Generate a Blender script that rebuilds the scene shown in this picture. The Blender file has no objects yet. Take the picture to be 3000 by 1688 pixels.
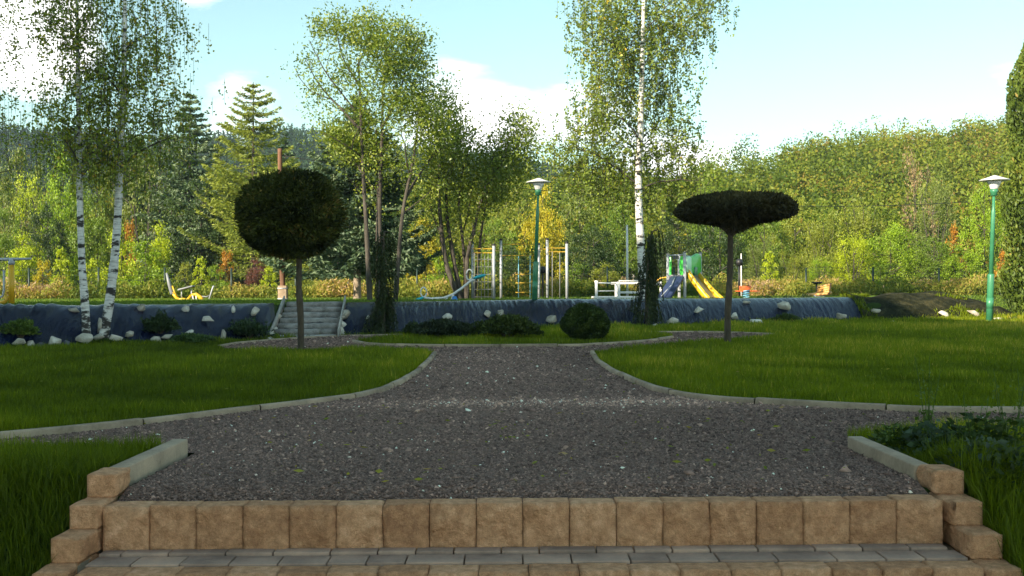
import bpy, bmesh, math, random
import numpy as np
from mathutils import Vector, Matrix, geometry

random.seed(7)
RNG = np.random.default_rng(7)
sc = bpy.context.scene
C = bpy.context.collection
R = math.radians

# ------------------------------------------------------------------ camera
CAM = np.array([0.0, 0.0, 0.9])
cam_d = bpy.data.cameras.new('camera'); cam = bpy.data.objects.new('camera', cam_d); C.objects.link(cam)
ROT = Matrix.Rotation(R(90.115), 3, 'X') @ Matrix.Rotation(R(-0.23), 3, 'Z')
cam.matrix_world = Matrix.Translation(CAM) @ ROT.to_4x4()
cam_d.sensor_width = 36; cam_d.lens = 36; cam_d.clip_end = 3000; cam_d.clip_start = 0.05
sc.camera = cam
ROTN = np.array(ROT)

def ray(x, y):
    d = ROTN @ np.array([(x - 1500) / 3000, -(y - 844) / 3000, -1.0])
    return d / d[1]
def P(x, y, Y):
    """the world point seen at photo position (x, y) at the depth Y"""
    return CAM + ray(x, y) * Y

# ------------------------------------------------------------------ terrain
FX = [-60, -14, -8.4, -4.6, 0, 10.2, 13, 60]
FY = [12.5, 13.5, 17.2, 20.7, 24.8, 29.3, 29.8, 32]
def foot(X): return np.interp(X, FX, FY)
def sstep(a, b, x):
    t = np.clip((x - a) / (b - a), 0, 1); return t * t * (3 - 2 * t)
PLZ = 0.60
STAIR = None
def T(X, Y):
    X = np.asarray(X, float); Y = np.asarray(Y, float)
    z = 0.004 * X - 0.003 * (Y - 4.5)
    f = foot(X)
    s = sstep(12.9, 15.4, X)
    t1 = np.clip((Y - f) / 1.25, 0, 1); t1 = np.sin(t1 * np.pi / 2) ** 0.85
    t2 = np.clip((Y - f + 1.5) / 9.5, 0, 1)
    t = t1 * (1 - s) + t2 * s
    z = z * (1 - t) + PLZ * t
    d = np.clip(4.62 - Y, 0, 2.6)
    bank = np.where(np.abs(X) > 1.6, 0.62, 0.62)
    z = z - bank * d
    if STAIR is not None:                       # the cut the log steps lie in
        c, up, sd, run, rise, hw = STAIR
        u = (X - c[0]) * up[0] + (Y - c[1]) * up[1]; v = (X - c[0]) * sd[0] + (Y - c[1]) * sd[1]
        m = (np.abs(v) < hw) & (u > -0.35) & (u < run + 0.25)
        z = np.where(m, np.minimum(z, c[2] + rise * np.clip(u / run, 0, 1) - 0.10), z)
    return z
def G(x, y, y0=3.0, y1=80.0):
    d = ray(x, y)
    Ys = np.arange(y0, y1, 0.02)
    zz = CAM[2] + d[2] * Ys; xx = d[0] * Ys
    hit = np.nonzero(zz <= T(xx, Ys))[0]
    Y = Ys[hit[0]] if len(hit) else y1
    p = CAM + d * Y; p[2] = float(T(p[0], p[1])); return p

_c = G(893, 988); _n = np.array([-0.075, 1.0]); _n /= np.linalg.norm(_n)
ST_UP = np.array([_n[0], _n[1], 0.0]); ST_SD = np.array([_n[1], -_n[0], 0.0]); ST_RUN = 1.75
_top = _c + ST_UP * ST_RUN; ST_C = _c; ST_RISE = PLZ + 0.01 - _c[2]
STAIR = (ST_C, ST_UP, ST_SD, ST_RUN, ST_RISE, 0.72)

# ------------------------------------------------------------------ helpers
def prop(o, label=None, cat=None, group=None, kind=None):
    if label: o['label'] = label
    if cat: o['category'] = cat
    if group: o['group'] = group
    if kind: o['kind'] = kind
    return o
def thing(name, label, cat, loc, rz=0.0, group=None):
    o = bpy.data.objects.new(name, None); C.objects.link(o); o.empty_display_size = 0.2
    o.location = tuple(loc); o.rotation_euler = (0, 0, rz)
    return prop(o, label, cat, group)

class MB:
    """collects geometry and links it as ONE mesh object"""
    def __init__(s): s.v = []; s.f = []; s.t = []; s.n = 0
    def add(s, V, F, tint=0.5):
        V = np.asarray(V, float).reshape(-1, 3)
        for fa in F:
            fa = np.asarray(fa, np.int64)
            if fa.size: s.f.append(fa + s.n)
        s.v.append(V)
        t = np.empty(len(V)); t[:] = tint; s.t.append(t)
        s.n += len(V); return s
    def quads(s, Q, tint=0.5):
        Q = np.asarray(Q, float); n = len(Q)
        if n == 0: return s
        tt = np.repeat(np.broadcast_to(np.asarray(tint, float), (n,)), Q.shape[1])
        return s.add(Q.reshape(-1, 3), [np.arange(n * Q.shape[1]).reshape(n, Q.shape[1])], tt)
    def box(s, c, size, rz=0.0, rot=None, tint=0.5):
        h = np.array(size) / 2
        V = np.array([[x, y, z] for x in (-1, 1) for y in (-1, 1) for z in (-1, 1)], float) * h
        M = np.array(rot) if rot is not None else np.array(Matrix.Rotation(rz, 3, 'Z'))
        return s.add(V @ M.T + np.array(c), [np.array([[0, 1, 3, 2], [4, 6, 7, 5], [0, 4, 5, 1], [2, 3, 7, 6], [0, 2, 6, 4], [1, 5, 7, 3]])], tint)
    def tube(s, pts, r, n=8, tint=0.5, cap=True):
        pts = np.asarray(pts, float); k = len(pts)
        r = np.broadcast_to(np.asarray(r, float), (k,))
        tan = np.gradient(pts, axis=0); tan /= (np.linalg.norm(tan, axis=1, keepdims=True) + 1e-9)
        ref = np.array([0, 0, 1.0]) if abs(tan[:, 2]).mean() < 0.8 else np.array([1.0, 0.02, 0])
        a = np.cross(tan, ref); a /= (np.linalg.norm(a, axis=1, keepdims=True) + 1e-9)
        b = np.cross(tan, a)
        th = np.linspace(0, 2 * np.pi, n, endpoint=False)
        V = pts[:, None] + r[:, None, None] * (np.cos(th)[None, :, None] * a[:, None] + np.sin(th)[None, :, None] * b[:, None])
        i = np.arange(k - 1)[:, None] * n; j = np.arange(n)[None]; j2 = (j + 1) % n
        F = np.stack([i + j, i + j2, i + n + j2, i + n + j], -1).reshape(-1, 4)
        Fs = [F]
        if cap: Fs += [np.arange(n)[None, ::-1], (np.arange(n) + (k - 1) * n)[None]]
        return s.add(V.reshape(-1, 3), Fs, tint)
    def lathe(s, c, prof, n=24, tint=0.5):
        """prof: list of (radius, z)"""
        prof = np.asarray(prof, float); k = len(prof); th = np.linspace(0, 2 * np.pi, n, endpoint=False)
        V = np.stack([prof[:, None, 0] * np.cos(th), prof[:, None, 0] * np.sin(th), np.broadcast_to(prof[:, None, 1], (k, n))], -1).reshape(-1, 3) + np.array(c)
        i = np.arange(k - 1)[:, None] * n; j = np.arange(n)[None]; j2 = (j + 1) % n
        F = np.stack([i + j, i + j2, i + n + j2, i + n + j], -1).reshape(-1, 4)
        return s.add(V, [F, np.arange(n)[None, ::-1], (np.arange(n) + (k - 1) * n)[None]], tint)
    def build(s, name, mat, parent=None, origin=(0, 0, 0), smooth=False, bevel=0.0):
        V = np.concatenate(s.v) - np.array(origin)
        me = bpy.data.meshes.new(name)
        me.vertices.add(len(V)); me.vertices.foreach_set('co', V.astype(np.float32).ravel())
        loops = np.concatenate([f.ravel() for f in s.f]); tot = np.concatenate([np.full(len(f), f.shape[1]) for f in s.f])
        st = np.concatenate([[0], np.cumsum(tot)[:-1]])
        me.loops.add(len(loops)); me.loops.foreach_set('vertex_index', loops.astype(np.int32))
        me.polygons.add(len(tot)); me.polygons.foreach_set('loop_start', st.astype(np.int32))
        if smooth: me.polygons.foreach_set('use_smooth', np.ones(len(tot), bool))
        me.update(calc_edges=True)
        a = me.attributes.new('tint', 'FLOAT', 'POINT'); a.data.foreach_set('value', np.concatenate(s.t).astype(np.float32))
        if mat: me.materials.append(mat)
        o = bpy.data.objects.new(name, me); C.objects.link(o)
        if parent: o.parent = parent
        else: o.location = tuple(origin)
        if bevel:
            m = o.modifiers.new('bevel', 'BEVEL'); m.width = bevel; m.segments = 2; m.limit_method = 'ANGLE'
        return o

def bez(a, m, b_, k): t = np.linspace(0, 1, k)[:, None]; return (1 - t) ** 2 * a + 2 * t * (1 - t) * m + t * t * b_
def noise3(Pn, freq, seed, n=7):
    r = np.random.default_rng(seed)
    K = r.normal(size=(n, 3)); K /= np.linalg.norm(K, axis=1, keepdims=True); K *= freq * r.uniform(0.6, 1.5, (n, 1))
    ph = r.uniform(0, 6.28, n)
    return np.sin(Pn @ K.T + ph).sum(1) / math.sqrt(n / 2.0)

def leaf_quads(cen, L, rng, W=None, dirs=None, jit=0.5):
    n = len(cen)
    a = rng.normal(size=(n, 3))
    if dirs is not None:
        a = dirs / (np.linalg.norm(dirs, axis=1, keepdims=True) + 1e-9) + a * jit * 0.6
    a /= (np.linalg.norm(a, axis=1, keepdims=True) + 1e-9)
    b = np.cross(a, rng.normal(size=(n, 3))); b /= (np.linalg.norm(b, axis=1, keepdims=True) + 1e-9)
    L = np.broadcast_to(np.asarray(L, float), (n,)) * rng.uniform(0.7, 1.3, n)
    W = L * 0.62 if W is None else np.broadcast_to(np.asarray(W, float), (n,)) * rng.uniform(0.7, 1.3, n)
    A = a * L[:, None] / 2; B = b * W[:, None] / 2
    return np.stack([cen + A, cen + B, cen - A, cen - B], 1)

# ------------------------------------------------------------------ materials
def mk(name):
    m = bpy.data.materials.new(name); m.use_nodes = True
    nt = m.node_tree; nt.nodes.clear()
    out = nt.nodes.new('ShaderNodeOutputMaterial')
    return m, nt, out
def nd(nt, t, **kw):
    n = nt.nodes.new(t)
    for k, v in kw.items():
        if hasattr(n, k) and k not in n.inputs: setattr(n, k, v)
        else:
            s = n.inputs[k]
            if isinstance(v, bpy.types.NodeSocket): nt.links.new(v, s)
            else: s.default_value = v
    return n
def ramp(nt, fac, stops):
    n = nt.nodes.new('ShaderNodeValToRGB'); nt.links.new(fac, n.inputs[0])
    e = n.color_ramp.elements
    while len(e) < len(stops): e.new(0.5)
    for i, (p, c) in enumerate(stops):
        e[i].position = p; e[i].color = (*c, 1) if len(c) == 3 else c
    return n.outputs[0]
def objco(nt, scale=(1, 1, 1)):
    tc = nd(nt, 'ShaderNodeTexCoord')
    mp = nd(nt, 'ShaderNodeMapping'); nt.links.new(tc.outputs['Object'], mp.inputs[0]); mp.inputs['Scale'].default_value = scale
    return mp.outputs[0]
def surf(name, stops, scale=4.0, rough=0.8, bump=0.0, bscale=None, detail=6, stretch=(1, 1, 1), metallic=0.0, spec=0.4, fine=0.0, tint=0.0):
    """principled surface with a noise-driven colour ramp; tint adds the per-piece 'tint' attribute"""
    m, nt, out = mk(name)
    co = objco(nt, stretch)
    no = nd(nt, 'ShaderNodeTexNoise', Scale=scale, Detail=float(detail), Roughness=0.62); nt.links.new(co, no.inputs['Vector'])
    fac = no.outputs['Fac']
    if fine:
        n2 = nd(nt, 'ShaderNodeTexNoise', Scale=scale * 14, Detail=3.0); nt.links.new(co, n2.inputs['Vector'])
        mx = nd(nt, 'ShaderNodeMath', operation='MULTIPLY_ADD'); nt.links.new(n2.outputs['Fac'], mx.inputs[0]); mx.inputs[1].default_value = fine; nt.links.new(fac, mx.inputs[2])
        sb = nd(nt, 'ShaderNodeMath', operation='SUBTRACT'); nt.links.new(mx.outputs[0], sb.inputs[0]); sb.inputs[1].default_value = fine / 2; fac = sb.outputs[0]
    if tint:
        at = nd(nt, 'ShaderNodeAttribute', attribute_name='tint')
        mx = nd(nt, 'ShaderNodeMath', operation='MULTIPLY_ADD'); nt.links.new(at.outputs['Fac'], mx.inputs[0]); mx.inputs[1].default_value = tint; nt.links.new(fac, mx.inputs[2])
        sb = nd(nt, 'ShaderNodeMath', operation='SUBTRACT'); nt.links.new(mx.outputs[0], sb.inputs[0]); sb.inputs[1].default_value = tint / 2; fac = sb.outputs[0]
    col = ramp(nt, fac, stops)
    p = nd(nt, 'ShaderNodeBsdfPrincipled', Roughness=rough, Metallic=metallic)
    p.inputs['Specular IOR Level'].default_value = spec
    nt.links.new(col, p.inputs['Base Color'])
    if bump:
        nb = nd(nt, 'ShaderNodeTexNoise', Scale=bscale or scale * 5, Detail=8.0, Roughness=0.65); nt.links.new(co, nb.inputs['Vector'])
        bp = nd(nt, 'ShaderNodeBump', Strength=1.0, Distance=bump); nt.links.new(nb.outputs['Fac'], bp.inputs['Height'])
        nt.links.new(bp.outputs[0], p.inputs['Normal'])
    nt.links.new(p.outputs[0], out.inputs[0])
    return m
def paint(name, c, rough=0.45, var=0.15, spec=0.5, metallic=0.0):
    d = tuple(x * (1 - var) for x in c); l = tuple(min(1, x * (1 + var * 0.6)) for x in c)
    return surf(name, [(0.3, d), (0.7, l)], scale=6, rough=rough, bump=0.0008, bscale=60, spec=spec, metallic=metallic)
def foliage(name, stops, transl=0.35, objcol=False, gloss=0.06):
    gloss *= 0.4
    m, nt, out = mk(name)
    at = nd(nt, 'ShaderNodeAttribute', attribute_name='tint')
    col = ramp(nt, at.outputs['Fac'], stops)
    if objcol:
        oi = nd(nt, 'ShaderNodeObjectInfo')
        mx = nd(nt, 'ShaderNodeMix', data_type='RGBA', blend_type='MULTIPLY'); mx.inputs[0].default_value = 1.0
        nt.links.new(col, mx.inputs[6]); nt.links.new(oi.outputs['Color'], mx.inputs[7]); col = mx.outputs[2]
    df = nd(nt, 'ShaderNodeBsdfDiffuse'); nt.links.new(col, df.inputs[0])
    tr = nd(nt, 'ShaderNodeBsdfTranslucent')
    g = nd(nt, 'ShaderNodeMix', data_type='RGBA', blend_type='MULTIPLY'); g.inputs[0].default_value = 1.0
    nt.links.new(col, g.inputs[6]); g.inputs[7].default_value = (1.3, 1.2, 0.35, 1); nt.links.new(g.outputs[2], tr.inputs[0])
    mi = nd(nt, 'ShaderNodeMixShader'); mi.inputs[0].default_value = transl
    nt.links.new(df.outputs[0], mi.inputs[1]); nt.links.new(tr.outputs[0], mi.inputs[2])
    gl = nd(nt, 'ShaderNodeBsdfGlossy', Roughness=0.5); gl.inputs[0].default_value = (1, 1, 1, 1)
    mg = nd(nt, 'ShaderNodeMixShader'); mg.inputs[0].default_value = gloss
    nt.links.new(mi.outputs[0], mg.inputs[1]); nt.links.new(gl.outputs[0], mg.inputs[2])
    nt.links.new(mg.outputs[0], out.inputs[0])
    return m

M = {}
M['ground'] = surf('ground soil and turf', [(0.3, (0.02, 0.035, 0.006)), (0.55, (0.035, 0.06, 0.01)), (0.75, (0.06, 0.055, 0.02))], scale=1.5, rough=1, bump=0.03, bscale=25, spec=0.1)
M['hill'] = surf('hillside soil', [(0.3, (0.03, 0.04, 0.012)), (0.7, (0.07, 0.075, 0.025))], scale=0.05, rough=1, spec=0.05)
M['gravelbed'] = surf('gravel bed', [(0.35, (0.07336, 0.04771, 0.0374)), (0.5, (0.2201, 0.1414, 0.1107)), (0.62, (0.3913, 0.2473, 0.1871))], scale=70, detail=3, rough=0.95, bump=0.02, bscale=60, spec=0.2)
M['pebble'] = foliage('gravel stones', [(0.0, (0.08558, 0.05478, 0.04488)), (0.4, (0.2445, 0.1556, 0.1241)), (0.7, (0.4646, 0.2915, 0.2214)), (0.92, (0.8803, 0.5654, 0.419)), (1.0, (1, 1, 0.8229))], transl=0.0, gloss=0.03)
M['splitblock'] = surf('split sandstone block', [(0.22, (0.381, 0.1794, 0.092)), (0.42, (0.5461, 0.276, 0.14)), (0.6, (0.7112, 0.3772, 0.2)), (0.85, (0.9398, 0.552, 0.336))], scale=26, rough=0.95, bump=0.024, bscale=60, spec=0.2, fine=0.7, tint=0.24, detail=9)
M['paver'] = surf('grey paver', [(0.3, (0.2383, 0.1591, 0.1202)), (0.6, (0.4114, 0.2748, 0.2022)), (0.8, (0.5414, 0.3471, 0.2403))], scale=5, rough=0.9, bump=0.002, bscale=90, fine=0.2, tint=0.3)
M['concrete'] = surf('curb concrete', [(0.3, (0.2186, 0.1602, 0.1044)), (0.55, (0.3876, 0.2883, 0.1962)), (0.75, (0.4968, 0.3643, 0.2404))], scale=3.5, rough=0.92, bump=0.003, bscale=80, fine=0.25, tint=0.2)
M['rock'] = surf('pale limestone rock', [(0.25, (0.24, 0.204, 0.156)), (0.5, (0.504, 0.456, 0.372)), (0.75, (0.744, 0.696, 0.6))], scale=6, rough=0.95, bump=0.02, bscale=18, fine=0.3, tint=0.35)
M['darkrock'] = surf('dark wet rock', [(0.25, (0.05, 0.05, 0.055)), (0.5, (0.11, 0.11, 0.12)), (0.75, (0.2, 0.19, 0.17))], scale=6, rough=0.8, bump=0.02, bscale=18, fine=0.3)
M['log'] = surf('grey weathered log', [(0.3, (0.14, 0.125, 0.11)), (0.5, (0.3, 0.275, 0.25)), (0.75, (0.45, 0.42, 0.38))], scale=5, rough=0.9, bump=0.008, bscale=30, stretch=(1, 1, 1), fine=0.3, tint=0.2)
M['plank'] = surf('pale plank', [(0.3, (0.3, 0.28, 0.25)), (0.7, (0.5, 0.47, 0.42))], scale=8, rough=0.85, bump=0.003)
M['soil'] = surf('dry soil', [(0.3, (0.0108, 0.0117, 0.006)), (0.5, (0.024, 0.026, 0.012)), (0.72, (0.078, 0.06825, 0.033))], scale=3.5, rough=1, bump=0.06, bscale=9, fine=0.4, spec=0.1)
M['grass'] = foliage('lawn grass', [(0.0, (0.06162, 0.08923, 0.002)), (0.5, (0.136, 0.1859, 0.003)), (0.85, (0.2446, 0.29, 0.008)), (1.0, (0.5075, 0.4015, 0.06))], transl=0.35, gloss=0.03)
M['litgrass'] = foliage('plateau grass', [(0.0, (0.05, 0.10, 0.012)), (0.5, (0.12, 0.20, 0.022)), (0.9, (0.2, 0.26, 0.045)), (1.0, (0.3, 0.28, 0.1))], transl=0.35, gloss=0.03)
M['drygrass'] = foliage('dry tall grass', [(0.0, (0.09, 0.14, 0.02)), (0.35, (0.2, 0.23, 0.035)), (0.62, (0.33, 0.31, 0.06)), (0.85, (0.42, 0.27, 0.08)), (1.0, (0.46, 0.33, 0.2))], transl=0.3, gloss=0.02)
M['weed'] = foliage('weed leaves', [(0.0, (0.03, 0.06, 0.008)), (0.6, (0.07, 0.13, 0.015)), (1.0, (0.16, 0.22, 0.05))], transl=0.35)
M['birchleaf'] = foliage('birch leaves', [(0.0, (0.066, 0.1125, 0.012)), (0.45, (0.156, 0.2188, 0.02)), (0.8, (0.276, 0.325, 0.03)), (0.95, (0.456, 0.425, 0.045)), (1.0, (0.6, 0.425, 0.05))], transl=0.35, gloss=0.08)
M['ashleaf'] = foliage('ash leaves', [(0.0, (0.07056, 0.125, 0.012)), (0.5, (0.1714, 0.2375, 0.022)), (0.85, (0.2923, 0.3375, 0.035)), (1.0, (0.4234, 0.425, 0.05))], transl=0.35, gloss=0.08)
M['spruce'] = foliage('spruce needles', [(0.0, (0.0319, 0.0609, 0.0348)), (0.5, (0.09425, 0.1522, 0.07975)), (1.0, (0.2465, 0.3045, 0.1595))], transl=0.12, gloss=0.05)
M['larch'] = foliage('larch needles', [(0.0, (0.1092, 0.156, 0.0234)), (0.6, (0.2496, 0.2964, 0.0468)), (1.0, (0.4056, 0.4212, 0.0858))], transl=0.3, gloss=0.03)
M['thuja'] = foliage('thuja sprays', [(0.0, (0.035, 0.06, 0.01)), (0.5, (0.10, 0.15, 0.02)), (0.85, (0.18, 0.22, 0.03)), (1.0, (0.3, 0.22, 0.05))], transl=0.2, gloss=0.04)
M['topiary'] = foliage('topiary sprays', [(0.0, (0.0192, 0.024, 0.006)), (0.5, (0.0448, 0.0544, 0.0105)), (0.9, (0.088, 0.0992, 0.018)), (1.0, (0.176, 0.12, 0.03))], transl=0.1, gloss=0.02)
M['yew'] = foliage('pine topiary needles', [(0.0, (0.021, 0.0182, 0.0091)), (0.6, (0.0495, 0.0448, 0.0195)), (1.0, (0.105, 0.091, 0.039))], transl=0.1, gloss=0.02)
M['weeping'] = foliage('weeping needles', [(0.0, (0.016, 0.026, 0.009)), (0.6, (0.04, 0.055, 0.015)), (1.0, (0.11, 0.12, 0.03))], transl=0.1, gloss=0.03)
M['juniper'] = foliage('juniper sprays', [(0.0, (0.02, 0.03, 0.015)), (0.6, (0.05, 0.07, 0.03)), (1.0, (0.1, 0.12, 0.06))], transl=0.1, gloss=0.04, objcol=True)
M['bush'] = foliage('broad leaves', [(0.0, (0.24, 0.27, 0.18)), (0.5, (0.6, 0.6, 0.5)), (0.9, (0.95, 0.88, 0.7)), (1.0, (1.0, 0.85, 0.65))], transl=0.38, objcol=True, gloss=0.05)
M['farconifer'] = foliage('distant conifers', [(0.0, (0.01848, 0.04375, 0.0224)), (1.0, (0.0693, 0.1137, 0.049))], transl=0.1, gloss=0.0)
M['farwood'] = foliage('distant woodland', [(0.0, (0.04036, 0.07098, 0.01092)), (0.35, (0.0897, 0.1369, 0.0156)), (0.7, (0.1704, 0.2079, 0.0234)), (0.92, (0.2601, 0.2434, 0.0312)), (1.0, (0.21, 0.15, 0.035))], transl=0.3, gloss=0.02)
M['bark'] = surf('grey brown bark', [(0.3, (0.031, 0.0252, 0.01914)), (0.55, (0.0744, 0.063, 0.0493)), (0.75, (0.124, 0.108, 0.087))], scale=9, rough=0.95, bump=0.02, bscale=30, stretch=(1, 1, 0.25))
M['darkbark'] = surf('dark stem bark', [(0.3, (0.04, 0.03, 0.02)), (0.55, (0.085, 0.065, 0.042)), (0.75, (0.13, 0.10, 0.065))], scale=14, rough=0.95, bump=0.012, bscale=40, stretch=(1, 1, 0.4))
M['sprucebark'] = surf('pale flaky spruce bark', [(0.3, (0.13, 0.09, 0.06)), (0.5, (0.3, 0.24, 0.17)), (0.7, (0.42, 0.36, 0.28))], scale=6, rough=0.95, bump=0.02, bscale=22, fine=0.3)
M['woundbark'] = surf('bare orange wood', [(0.3, (0.25, 0.09, 0.03)), (0.7, (0.42, 0.18, 0.07))], scale=7, rough=0.9, bump=0.01)
M['redpole'] = surf('reddish tarred pole', [(0.3, (0.09, 0.045, 0.025)), (0.6, (0.2, 0.10, 0.055)), (0.8, (0.3, 0.16, 0.09))], scale=5, rough=0.85, bump=0.006, stretch=(1, 1, 0.15))

def birch_bark():
    m, nt, out = mk('white birch bark')
    co = objco(nt, (2.2, 2.2, 6.5)); co2 = objco(nt, (2.5, 2.5, 26))
    n1 = nd(nt, 'ShaderNodeTexNoise', Scale=1.6, Detail=4.0, Roughness=0.6); nt.links.new(co, n1.inputs['Vector'])
    n2 = nd(nt, 'ShaderNodeTexNoise', Scale=2.0, Detail=2.0); nt.links.new(co2, n2.inputs['Vector'])
    white = ramp(nt, n2.outputs['Fac'], [(0.3, (0.36, 0.34, 0.31)), (0.45, (0.68, 0.65, 0.6)), (0.7, (0.78, 0.76, 0.72))])
    at = nd(nt, 'ShaderNodeAttribute', attribute_name='tint')   # rougher, darker bark near the root
    ad = nd(nt, 'ShaderNodeMath', operation='ADD'); nt.links.new(n1.outputs['Fac'], ad.inputs[0]); nt.links.new(at.outputs['Fac'], ad.inputs[1])
    msk = ramp(nt, ad.outputs[0], [(0.6, (0, 0, 0)), (0.66, (1, 1, 1))])
    mx = nd(nt, 'ShaderNodeMix', data_type='RGBA'); nt.links.new(msk, mx.inputs[0]); nt.links.new(white, mx.inputs[6]); mx.inputs[7].default_value = (0.035, 0.03, 0.025, 1)
    p = nd(nt, 'ShaderNodeBsdfPrincipled', Roughness=0.8); nt.links.new(mx.outputs[2], p.inputs['Base Color'])
    bp = nd(nt, 'ShaderNodeBump', Strength=0.8, Distance=0.015); nt.links.new(ad.outputs[0], bp.inputs['Height']); nt.links.new(bp.outputs[0], p.inputs['Normal'])
    nt.links.new(p.outputs[0], out.inputs[0]); return m
M['birchbark'] = birch_bark()
def foil_mat():
    m, nt, out = mk('black plastic film')
    co = objco(nt, (2.2, 0.45, 0.45))
    n1 = nd(nt, 'ShaderNodeTexNoise', Scale=5.0, Detail=5.0, Distortion=0.6); nt.links.new(co, n1.inputs['Vector'])
    n2 = nd(nt, 'ShaderNodeTexNoise', Scale=1.3, Detail=4.0); nt.links.new(objco(nt), n2.inputs['Vector'])
    col = ramp(nt, n2.outputs['Fac'], [(0.35, (0.002, 0.004, 0.014)), (0.6, (0.004, 0.008, 0.03)), (0.8, (0.02, 0.021, 0.027))])
    p = nd(nt, 'ShaderNodeBsdfPrincipled', Roughness=0.27); nt.links.new(col, p.inputs['Base Color'])
    p.inputs['Specular IOR Level'].default_value = 0.42
    bp = nd(nt, 'ShaderNodeBump', Strength=0.9, Distance=0.08); nt.links.new(n1.outputs['Fac'], bp.inputs['Height']); nt.links.new(bp.outputs[0], p.inputs['Normal'])
    nt.links.new(p.outputs[0], out.inputs[0]); return m
M['foil'] = foil_mat()
M['green'] = paint('green lamp paint', (0.05, 0.22, 0.11), rough=0.35)
M['white'] = paint('white paint', (0.75, 0.74, 0.72), rough=0.4)
M['galv'] = paint('galvanised steel', (0.45, 0.47, 0.5), rough=0.45, metallic=0.2)
M['barpaint'] = paint('faded yellow bar paint', (0.42, 0.27, 0.02), rough=0.5)
M['yellow'] = paint('yellow paint', (0.75, 0.42, 0.02), rough=0.35)
M['grey'] = paint('grey plastic', (0.22, 0.23, 0.24), rough=0.5)
M['black'] = paint('black coated metal', (0.015, 0.015, 0.016), rough=0.5)
M['fencegreen'] = paint('dark green fence steel', (0.012, 0.03, 0.02), rough=0.5)
M['turq'] = paint('turquoise plastic', (0.02, 0.45, 0.55), rough=0.35)
M['blue'] = paint('blue plastic', (0.03, 0.2, 0.55), rough=0.4)
M['lime'] = paint('bright green plastic', (0.06, 0.55, 0.07), rough=0.3)
M['paleg'] = paint('pale green plastic', (0.5, 0.85, 0.6), rough=0.3)
M['navy'] = paint('dark blue climbing panel', (0.025, 0.04, 0.1), rough=0.5)
M['slide'] = paint('yellow slide plastic', (0.7, 0.45, 0.02), rough=0.3)
M['slidebed'] = paint('steel slide bed', (0.32, 0.26, 0.18), rough=0.4)
M['orange'] = paint('orange red panel', (0.7, 0.13, 0.03), rough=0.4)
M['spring'] = paint('light blue spring', (0.2, 0.5, 0.65), rough=0.4)
M['benchwood'] = surf('varnished slats', [(0.3, (0.63, 0.322, 0.091)), (0.7, (0.93, 0.532, 0.182))], scale=6, rough=0.5, bump=0.002)
M['rope'] = paint('yellow rope', (0.55, 0.4, 0.03), rough=0.8)
M['roof'] = surf('dark roof', [(0.3, (0.03, 0.025, 0.025)), (0.7, (0.07, 0.055, 0.05))], scale=3, rough=0.8)
M['plaster'] = surf('white plaster', [(0.3, (0.55, 0.53, 0.5)), (0.7, (0.72, 0.7, 0.66))], scale=2, rough=0.9)
M['brownwood'] = paint('brown boards', (0.16, 0.09, 0.05), rough=0.7)
M['glassdark'] = paint('window glass', (0.03, 0.04, 0.05), rough=0.1)
M['lampglass'] = paint('opal lamp glass', (0.72, 0.72, 0.7), rough=0.25)
# ------------------------------------------------------------------ the setting: ground, hills
def grid_mesh(name, xs, ys, fz, mat, kind='structure', smooth=True):
    X, Y = np.meshgrid(xs, ys, indexing='ij'); Z = fz(X, Y)
    nx, ny = X.shape; i = np.arange(nx - 1)[:, None] * ny + np.arange(ny - 1)[None]
    F = np.stack([i, i + ny, i + ny + 1, i + 1], -1).reshape(-1, 4)
    b = MB().add(np.stack([X, Y, Z], -1).reshape(-1, 3), [F])
    o = b.build(name, mat, smooth=smooth); return prop(o, kind=kind)

def ground_z(X, Y):
    z = T(X, Y)
    inst = (np.abs(X - 0.05) < 1.9) & (Y < 4.6)
    z = np.where(inst, np.minimum(z, -0.40 - 0.55 * (4.6 - Y)), z)
    return z
xs = np.concatenate([np.linspace(-60, -15, 46), np.arange(-14.6, 15, 0.3), np.linspace(15.4, 60, 46)])
xs = np.unique(np.concatenate([xs, [-1.86, -1.85, 1.95, 1.96]]))
xs = np.unique(np.concatenate([xs, np.arange(-6.2, -3.4, 0.06)]))
ys = np.unique(np.concatenate([np.linspace(-40, 1.8, 24), np.arange(2.0, 4.7, 0.1), np.arange(4.7, 16, 0.4), np.arange(16, 34, 0.14), np.linspace(34.3, 58, 40)]))
grid_mesh('ground', xs, ys, ground_z, M['ground'])

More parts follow.
